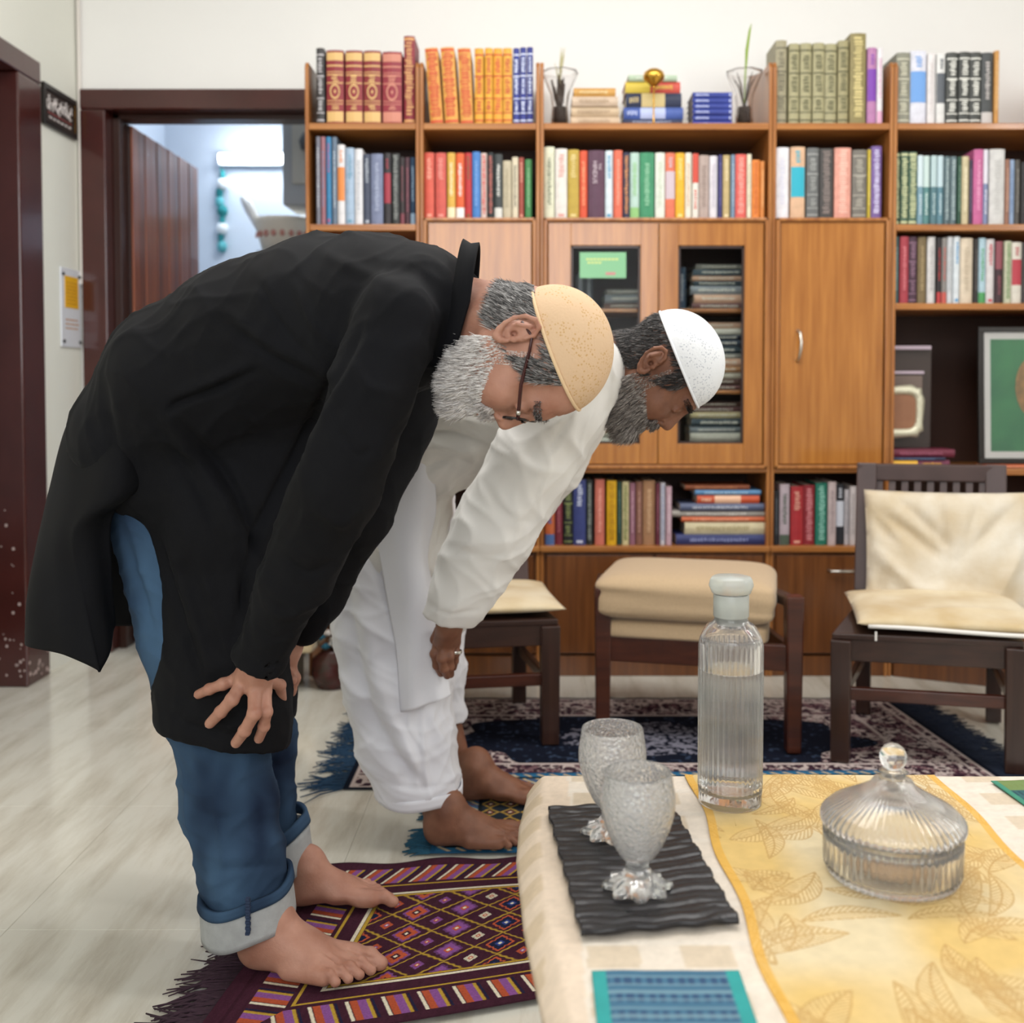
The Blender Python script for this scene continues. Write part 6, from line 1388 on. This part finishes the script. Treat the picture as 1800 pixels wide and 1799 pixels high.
# far hand
fin = [([W(505, 1180, 2.04), W(512, 1196, 2.02), W(505, 1215, 2.03), W(497, 1228, 2.05)], .0105, .008), ([W(510, 1172, 2.06), W(519, 1192, 2.05), W(513, 1212, 2.055), W(504, 1226, 2.065)], .0108, .008), ([W(508, 1175, 2.09), W(518, 1196, 2.09), W(512, 1216, 2.09), W(505, 1228, 2.09)], .0105, .008), ([W(504, 1178, 2.11), W(512, 1196, 2.12), W(506, 1214, 2.12)], .009, .007), ([W(490, 1165, 2.02), W(478, 1185, 2.0), W(472, 1205, 2.01)], .0105, .0085)]
palm = [(W(508, 1140, 2.05), W(508, 1178, 2.05), .021, .015), (W(508, 1140, 2.07), W(508, 1178, 2.09), .021, .015), (W(506, 1145, 2.05), W(492, 1165, 2.03), .017, .012)]
hand_obj('hand', man1, org, (W(530, 1085, 2.05), W(510, 1140, 2.06), .026, .0225), palm, fin, SK1, M_NAIL)
# head
s1 = 1.02; up1 = Vector((.975, -.18, -.10)).normalized(); fw1 = Vector((-.11, -.03, -.99))
fw = fw1.normalized(); upo = (up1-fw*up1.dot(fw)).normalized(); lf = upo.cross(fw)
ear = P(907, 584, 1.545); C1 = ear-(fw*(-.024)+lf*(-.084))*s1
HG1 = hair_mat('salt_pepper_hair', ['#4c4a49', '#8b8886', '#bdbab8', '#343231'], [.3, .6, .8]); BG1 = hair_mat('white_grey_beard', ['#f3efec', '#e2dcd8', '#c4bdb9', '#99928e'], [.4, .7, .88])
def knit(name, c1, c2):
    m = mat(name, c1, .9, bump=.6, bscale=260, bdist=.0012)
    nt = m.node_tree; L = nt.links; b = nt.nodes['Principled BSDF']; tc = nt.nodes.new('ShaderNodeTexCoord'); v = nt.nodes.new('ShaderNodeTexVoronoi'); v.inputs['Scale'].default_value = 210
    n = nt.nodes.new('ShaderNodeTexNoise'); n.inputs['Scale'].default_value = 26; n.inputs['Detail'].default_value = 0
    r = nt.nodes.new('ShaderNodeValToRGB'); r.color_ramp.elements[0].position = .2; r.color_ramp.elements[0].color = (1, 1, 1, 1); r.color_ramp.elements[1].position = .38; r.color_ramp.elements[1].color = (0, 0, 0, 1)
    g = nt.nodes.new('ShaderNodeValToRGB'); g.color_ramp.elements[0].position = .40; g.color_ramp.elements[1].position = .46
    mu = nt.nodes.new('ShaderNodeMath'); mu.operation = 'MULTIPLY'; mx = nt.nodes.new('ShaderNodeMix'); mx.data_type = 'RGBA'; mx.inputs[6].default_value = lin(c1); mx.inputs[7].default_value = lin(c2)
    for q in (v, n): L.new(tc.outputs['Object'], q.inputs['Vector'])
    L.new(v.outputs['Distance'], r.inputs[0]); L.new(n.outputs[0], g.inputs[0]); L.new(r.outputs[0], mu.inputs[0]); L.new(g.outputs[0], mu.inputs[1]); L.new(mu.outputs[0], mx.inputs[0]); L.new(mx.outputs[2], b.inputs['Base Color'])
    return m
cap1 = dict(back=(-.098, .004), front=(.078, .092), ell=((-.008, 0, .042), (.100, .083, .092)), label='beige knitted prayer cap', rimm=mat('cap_rim_beige', '#dfc19a', .8))
make_head(man1, org, C1, fw1, up1, s1, SK1, P(805, 552, 1.72), cap1, HG1, BG1, 11, knit('beige_knit', '#d9b996', '#c8a06c'), .022, glasses=True, neck_r=.062)

# ================================================================ the man in white
org2_ = PZ(850, 1460, .01); org2_.z = .01
man2 = thing('person', 'bowing person in white kurta and trousers with white cap and grey beard', 'person', org2_)
f = Field((-.62, 1.9, .28), (.34, 2.85, 1.30), .0062)
chain(f, [(640, 820, 105, 2.52, 1.35), (740, 770, 112, 2.46, 1.35), (850, 715, 112, 2.38, 1.35), (950, 680, 104, 2.30, 1.4), (1010, 668, 90, 2.26, 1.4)], .03)
chain(f, [(1010, 668, 88, 2.26, 1.3), (1052, 645, 60, 2.22, 1.2)], .03)
chain(f, [(690, 850, 110, 2.5, 1.2), (705, 960, 84, 2.45, 1.1)], .03)          # lap
chain(f, [(1040, 655, 66, 2.10, 1.0), (990, 720, 76, 2.08, 1.0), (935, 810, 76, 2.09, 1.0), (868, 930, 76, 2.12, .95), (815, 1040, 62, 2.16, .9), (786, 1100, 50, 2.19, .9)], .014)
chain(f, [(1040, 680, 60, 2.44, 1.0), (960, 820, 62, 2.48, 1.0), (850, 960, 56, 2.56, .9), (790, 1080, 40, 2.6, .9)], .014)
a, d = P(787, 1096, 2.19), P(815, 1040, 2.16); d = P(822, 1050, 2.19)
axc = Vector((-.22, 0, -.97)).normalized(); a = P(790, 1092, 2.19); f.half(a, axc, .004, np.array(a)-[.1, .1, .09], np.array(a)+[.1, .12, .09])
f.half(P(856, 1076, 2.19), (.80, 0, -.60), .006, np.array(a)-[.1, .1, .09], np.array(a)+[.14, .12, .12])
f.cone(a+axc*.02+Vector((-.008, 0, 0)), a-axc*.05, .040, .042, .003, .9, 'sub')
V, Q = f.mesh(); V = laplace(V, Q, 3, .5); N = vnormals(V, Q)
st2 = [([(1050, 640), (1000, 740), (940, 850), (880, 960)], .006, 20), ([(860, 790), (815, 860), (775, 950), (750, 1030)], -.008, 9), ([(720, 770), (780, 762), (850, 780)], -.011, 7), ([(720, 790), (790, 784), (846, 800)], .009, 8), ([(725, 830), (790, 812), (830, 820)], -.009, 7), ([(730, 720), (800, 735), (870, 750)], .009, 8), ([(760, 700), (820, 715), (880, 725)], -.008, 6), ([(850, 850), (880, 900), (930, 920)], -.004, 9), ([(800, 960), (850, 985), (900, 970)], -.004, 9), ([(900, 770), (930, 820), (990, 830)], .004, 9), ([(985, 640), (1010, 700), (1005, 790)], .004, 8), ([(1010, 700), (985, 760), (960, 800)], -.006, 7), ([(750, 1062), (790, 1080), (840, 1075)], -.003, 4), ([(1060, 600), (1085, 640), (1075, 690)], -.005, 8)]
V = creases(V, Q, st2, N=N, wr=.003)
field_obj('kurta', V, Q, M_WHITE, man2, org2_)
# stand collar and hanging placket
G = []
for q in np.linspace(0, 2*math.pi, 49)[:-1]:
    ca, sa = math.cos(q), math.sin(q); row_ = []
    for t_, rr_ in ((0, 1.1), (.5, 1.0), (1, .97)):
        c0 = P(1052+t_*20, 644-t_*6, 2.2-.02*t_); u = Vector((.30, 0, .95)); row_.append(list(c0-Vector(org2_)+u*(ca*.064*rr_)+Vector((0, sa*.068*rr_, 0))))
    G.append(row_)
grid_mesh('collar', np.array(G).transpose(1, 0, 2), M_WHITE, man2, .004, closed=True)
off(sheet('front_panel', [[(1075, 690, 2.14), (1085, 700, 2.26), (1080, 690, 2.38)], [(1030, 760, 2.17), (1060, 765, 2.26), (1050, 760, 2.40)], [(1005, 800, 2.2), (1030, 812, 2.28), (1020, 800, 2.42)], [(985, 836, 2.22), (1004, 842, 2.28), (1000, 836, 2.42)]], M_WHITE, man2, 30, 20, .003), org2_)
def fold2(G):
    u = np.linspace(0, 1, G.shape[0])[:, None]; v = np.linspace(0, 1, G.shape[1])[None, :]
    G[..., 1] += .005*np.sin(v*9+u*3)*(.3+u); G[..., 0] += .003*np.sin(u*11+v*2); return G
off(sheet('side_panel', [[(640, 800, 2.36), (690, 770, 2.28), (735, 780, 2.25), (760, 830, 2.30)], [(648, 900, 2.34), (690, 880, 2.29), (740, 880, 2.28), (768, 900, 2.32)], [(672, 990, 2.32), (705, 985, 2.29), (740, 985, 2.29), (752, 990, 2.34)], [(688, 1100, 2.31), (722, 1098, 2.285), (755, 1092, 2.285), (776, 1085, 2.33)], [(698, 1180, 2.30), (730, 1178, 2.28), (760, 1170, 2.28), (788, 1165, 2.32)], [(707, 1252, 2.30), (735, 1246, 2.28), (765, 1236, 2.28), (792, 1222, 2.31)]], M_WHITE2, man2, 60, 40, .0025, fold2), org2_)
# trousers
f = Field((-.58, 2.15, .06), (.02, 2.95, .98), .0055)
chain(f, [(650, 860, 110, 2.52, 1.0), (668, 1000, 98, 2.46, .95), (684, 1100, 96, 2.44, .95), (700, 1200, 94, 2.42, .95), (714, 1300, 88, 2.41, .95), (732, 1370, 76, 2.40, .95), (736, 1430, 72, 2.40, .95)], .02)
chain(f, [(700, 880, 100, 2.66, 1.0), (740, 1050, 80, 2.68, .95), (762, 1180, 56, 2.69, .9), (768, 1260, 50, 2.69, .9), (770, 1330, 50, 2.69, .9)], .02)
f.half(P(735, 1398, 2.40), (.02, 0, -1), .004, (-.6, 2.1, .0), (.1, 2.545, .4)); f.half(P(770, 1270, 2.69), (.1, 0, -1), .004, (-.6, 2.555, .0), (.1, 3.0, .5))
V, Q = f.mesh(); V = laplace(V, Q, 2, .5)
V = creases(V, Q, [([(605, 1020), (625, 1150), (660, 1280), (720, 1370)], -.014, 11), ([(590, 1080), (610, 1200), (640, 1330)], .008, 12), ([(630, 1000), (650, 1130), (690, 1270), (745, 1370)], .010, 14), ([(660, 1250), (700, 1330), (750, 1385)], -.008, 9), ([(742, 1250), (744, 1320), (750, 1385)], .005, 5), ([(755, 1250), (775, 1300), (790, 1350)], .006, 10), ([(640, 960), (665, 1010), (690, 1080)], -.009, 9), ([(690, 1260), (715, 1300), (735, 1380)], .006, 8), ([(660, 1375), (735, 1386), (805, 1378)], -.003, 4)], wr=.0028)
field_obj('trousers', V, Q, M_WHITE2, man2, org2_)
ring_band('hem', 735, 1376, 78, 736, 1396, 77, 2.40, M_WHITE2, man2, .95, (.0, .05), .004, nb=3, seed=4, orgv=org2_)
# shins and feet
fs_ = Field((-.32, 2.25, .0), (.02, 2.85, .5), .004)
fs_.cone(P(770, 1230, 2.70), P(810, 1365, 2.70), .046, .034, .01); fs_.cone(P(745, 1330, 2.42), P(768, 1425, 2.42), .046, .034, .01)
V, Q = fs_.mesh(); field_obj('shins', V, Q, SK2, man2, org2_)
put_foot(man2, org2_, PZ(758, 1482, .012), PZ(935, 1482, .012), 1, P(768, 1415, 2.42), 1.0, SK2, M_NAIL2)
put_foot(man2, org2_, PZ(812, 1402, .012), PZ(966, 1407, .012), -1, P(812, 1345, 2.70), 1.0, SK2, M_NAIL2)
# near hand gripping the knee
fin = [([W(770, 1132, 2.26), W(764, 1150, 2.25), W(768, 1170, 2.26), W(775, 1184, 2.28)], .0105, .008), ([W(780, 1136, 2.24), W(776, 1158, 2.23), W(780, 1176, 2.245), W(786, 1188, 2.27)], .0108, .0082), ([W(791, 1134, 2.25), W(790, 1154, 2.24), W(791, 1172, 2.255), W(792, 1186, 2.28)], .0108, .0082), ([W(800, 1130, 2.27), W(801, 1148, 2.265), W(799, 1162, 2.28), W(797, 1174, 2.3)], .0098, .0076), ([W(772, 1108, 2.27), W(764, 1124, 2.29), W(770, 1142, 2.31)], .011, .009)]
palm = [(W(784, 1100, 2.22), W(771, 1130, 2.255), .019, .013), (W(788, 1100, 2.215), W(781, 1134, 2.24), .020, .014), (W(793, 1100, 2.22), W(791, 1132, 2.25), .020, .014), (W(797, 1100, 2.23), W(800, 1128, 2.27), .018, .013)]
hand_obj('hand', man2, org2_, (W(806, 1050, 2.2), W(790, 1100, 2.22), .028, .0225), palm, fin, SK2, M_NAIL2)
MB().lathe([(.0135, -.003), (.0145, 0), (.0135, .003)], 16, tuple(W(801, 1146, 2.262)-Vector(org2_))).build('ring', M_STEEL, man2, smooth=True)
fin = [([W(778+q*7, 1128, 2.60+q*.012), W(780+q*7, 1146, 2.59+q*.012), W(783+q*6, 1164, 2.60+q*.012)], .0105, .008) for q in range(4)]+[([W(770, 1110, 2.62), W(764, 1128, 2.62), W(768, 1142, 2.62)], .011, .009)]
palm = [(W(788, 1092, 2.6), W(778+q*7, 1126, 2.60+q*.012), .019, .013) for q in range(4)]
hand_obj('hand', man2, org2_, (W(795, 1060, 2.6), W(788, 1092, 2.6), .026, .021), palm, fin, SK2, M_NAIL2)
s2 = .98; up2 = Vector((.93, -.16, .33)); fw2 = Vector((.34, -.03, -.93))
fw = fw2.normalized(); upo = (up2-fw*up2.dot(fw)).normalized(); lf = upo.cross(fw)
ear = P(1146, 636, 2.03); C2 = ear-(fw*(-.024)+lf*(-.084))*s2
HG2 = hair_mat('dark_grey_hair', ['#262322', '#3a3635', '#5c5755', '#8a8481'], [.5, .8, .93]); BG2 = hair_mat('pepper_beard', ['#827973', '#a89f98', '#c9c1ba', '#4a4340'], [.35, .65, .8])
cap2 = dict(back=(-.108, .046), front=(.084, .052), ell=((-.010, 0, .046), (.105, .084, .094)), label='white crocheted prayer cap', rimm=mat('cap_rim_white', '#eceef2', .8))
make_head(man2, org2_, C2, fw2, up2, s2, SK2, P(1050, 640, 2.2), cap2, HG2, BG2, 23, knit('white_knit', '#e9ebee', '#c0c4cc'), .030, neck_r=.06)
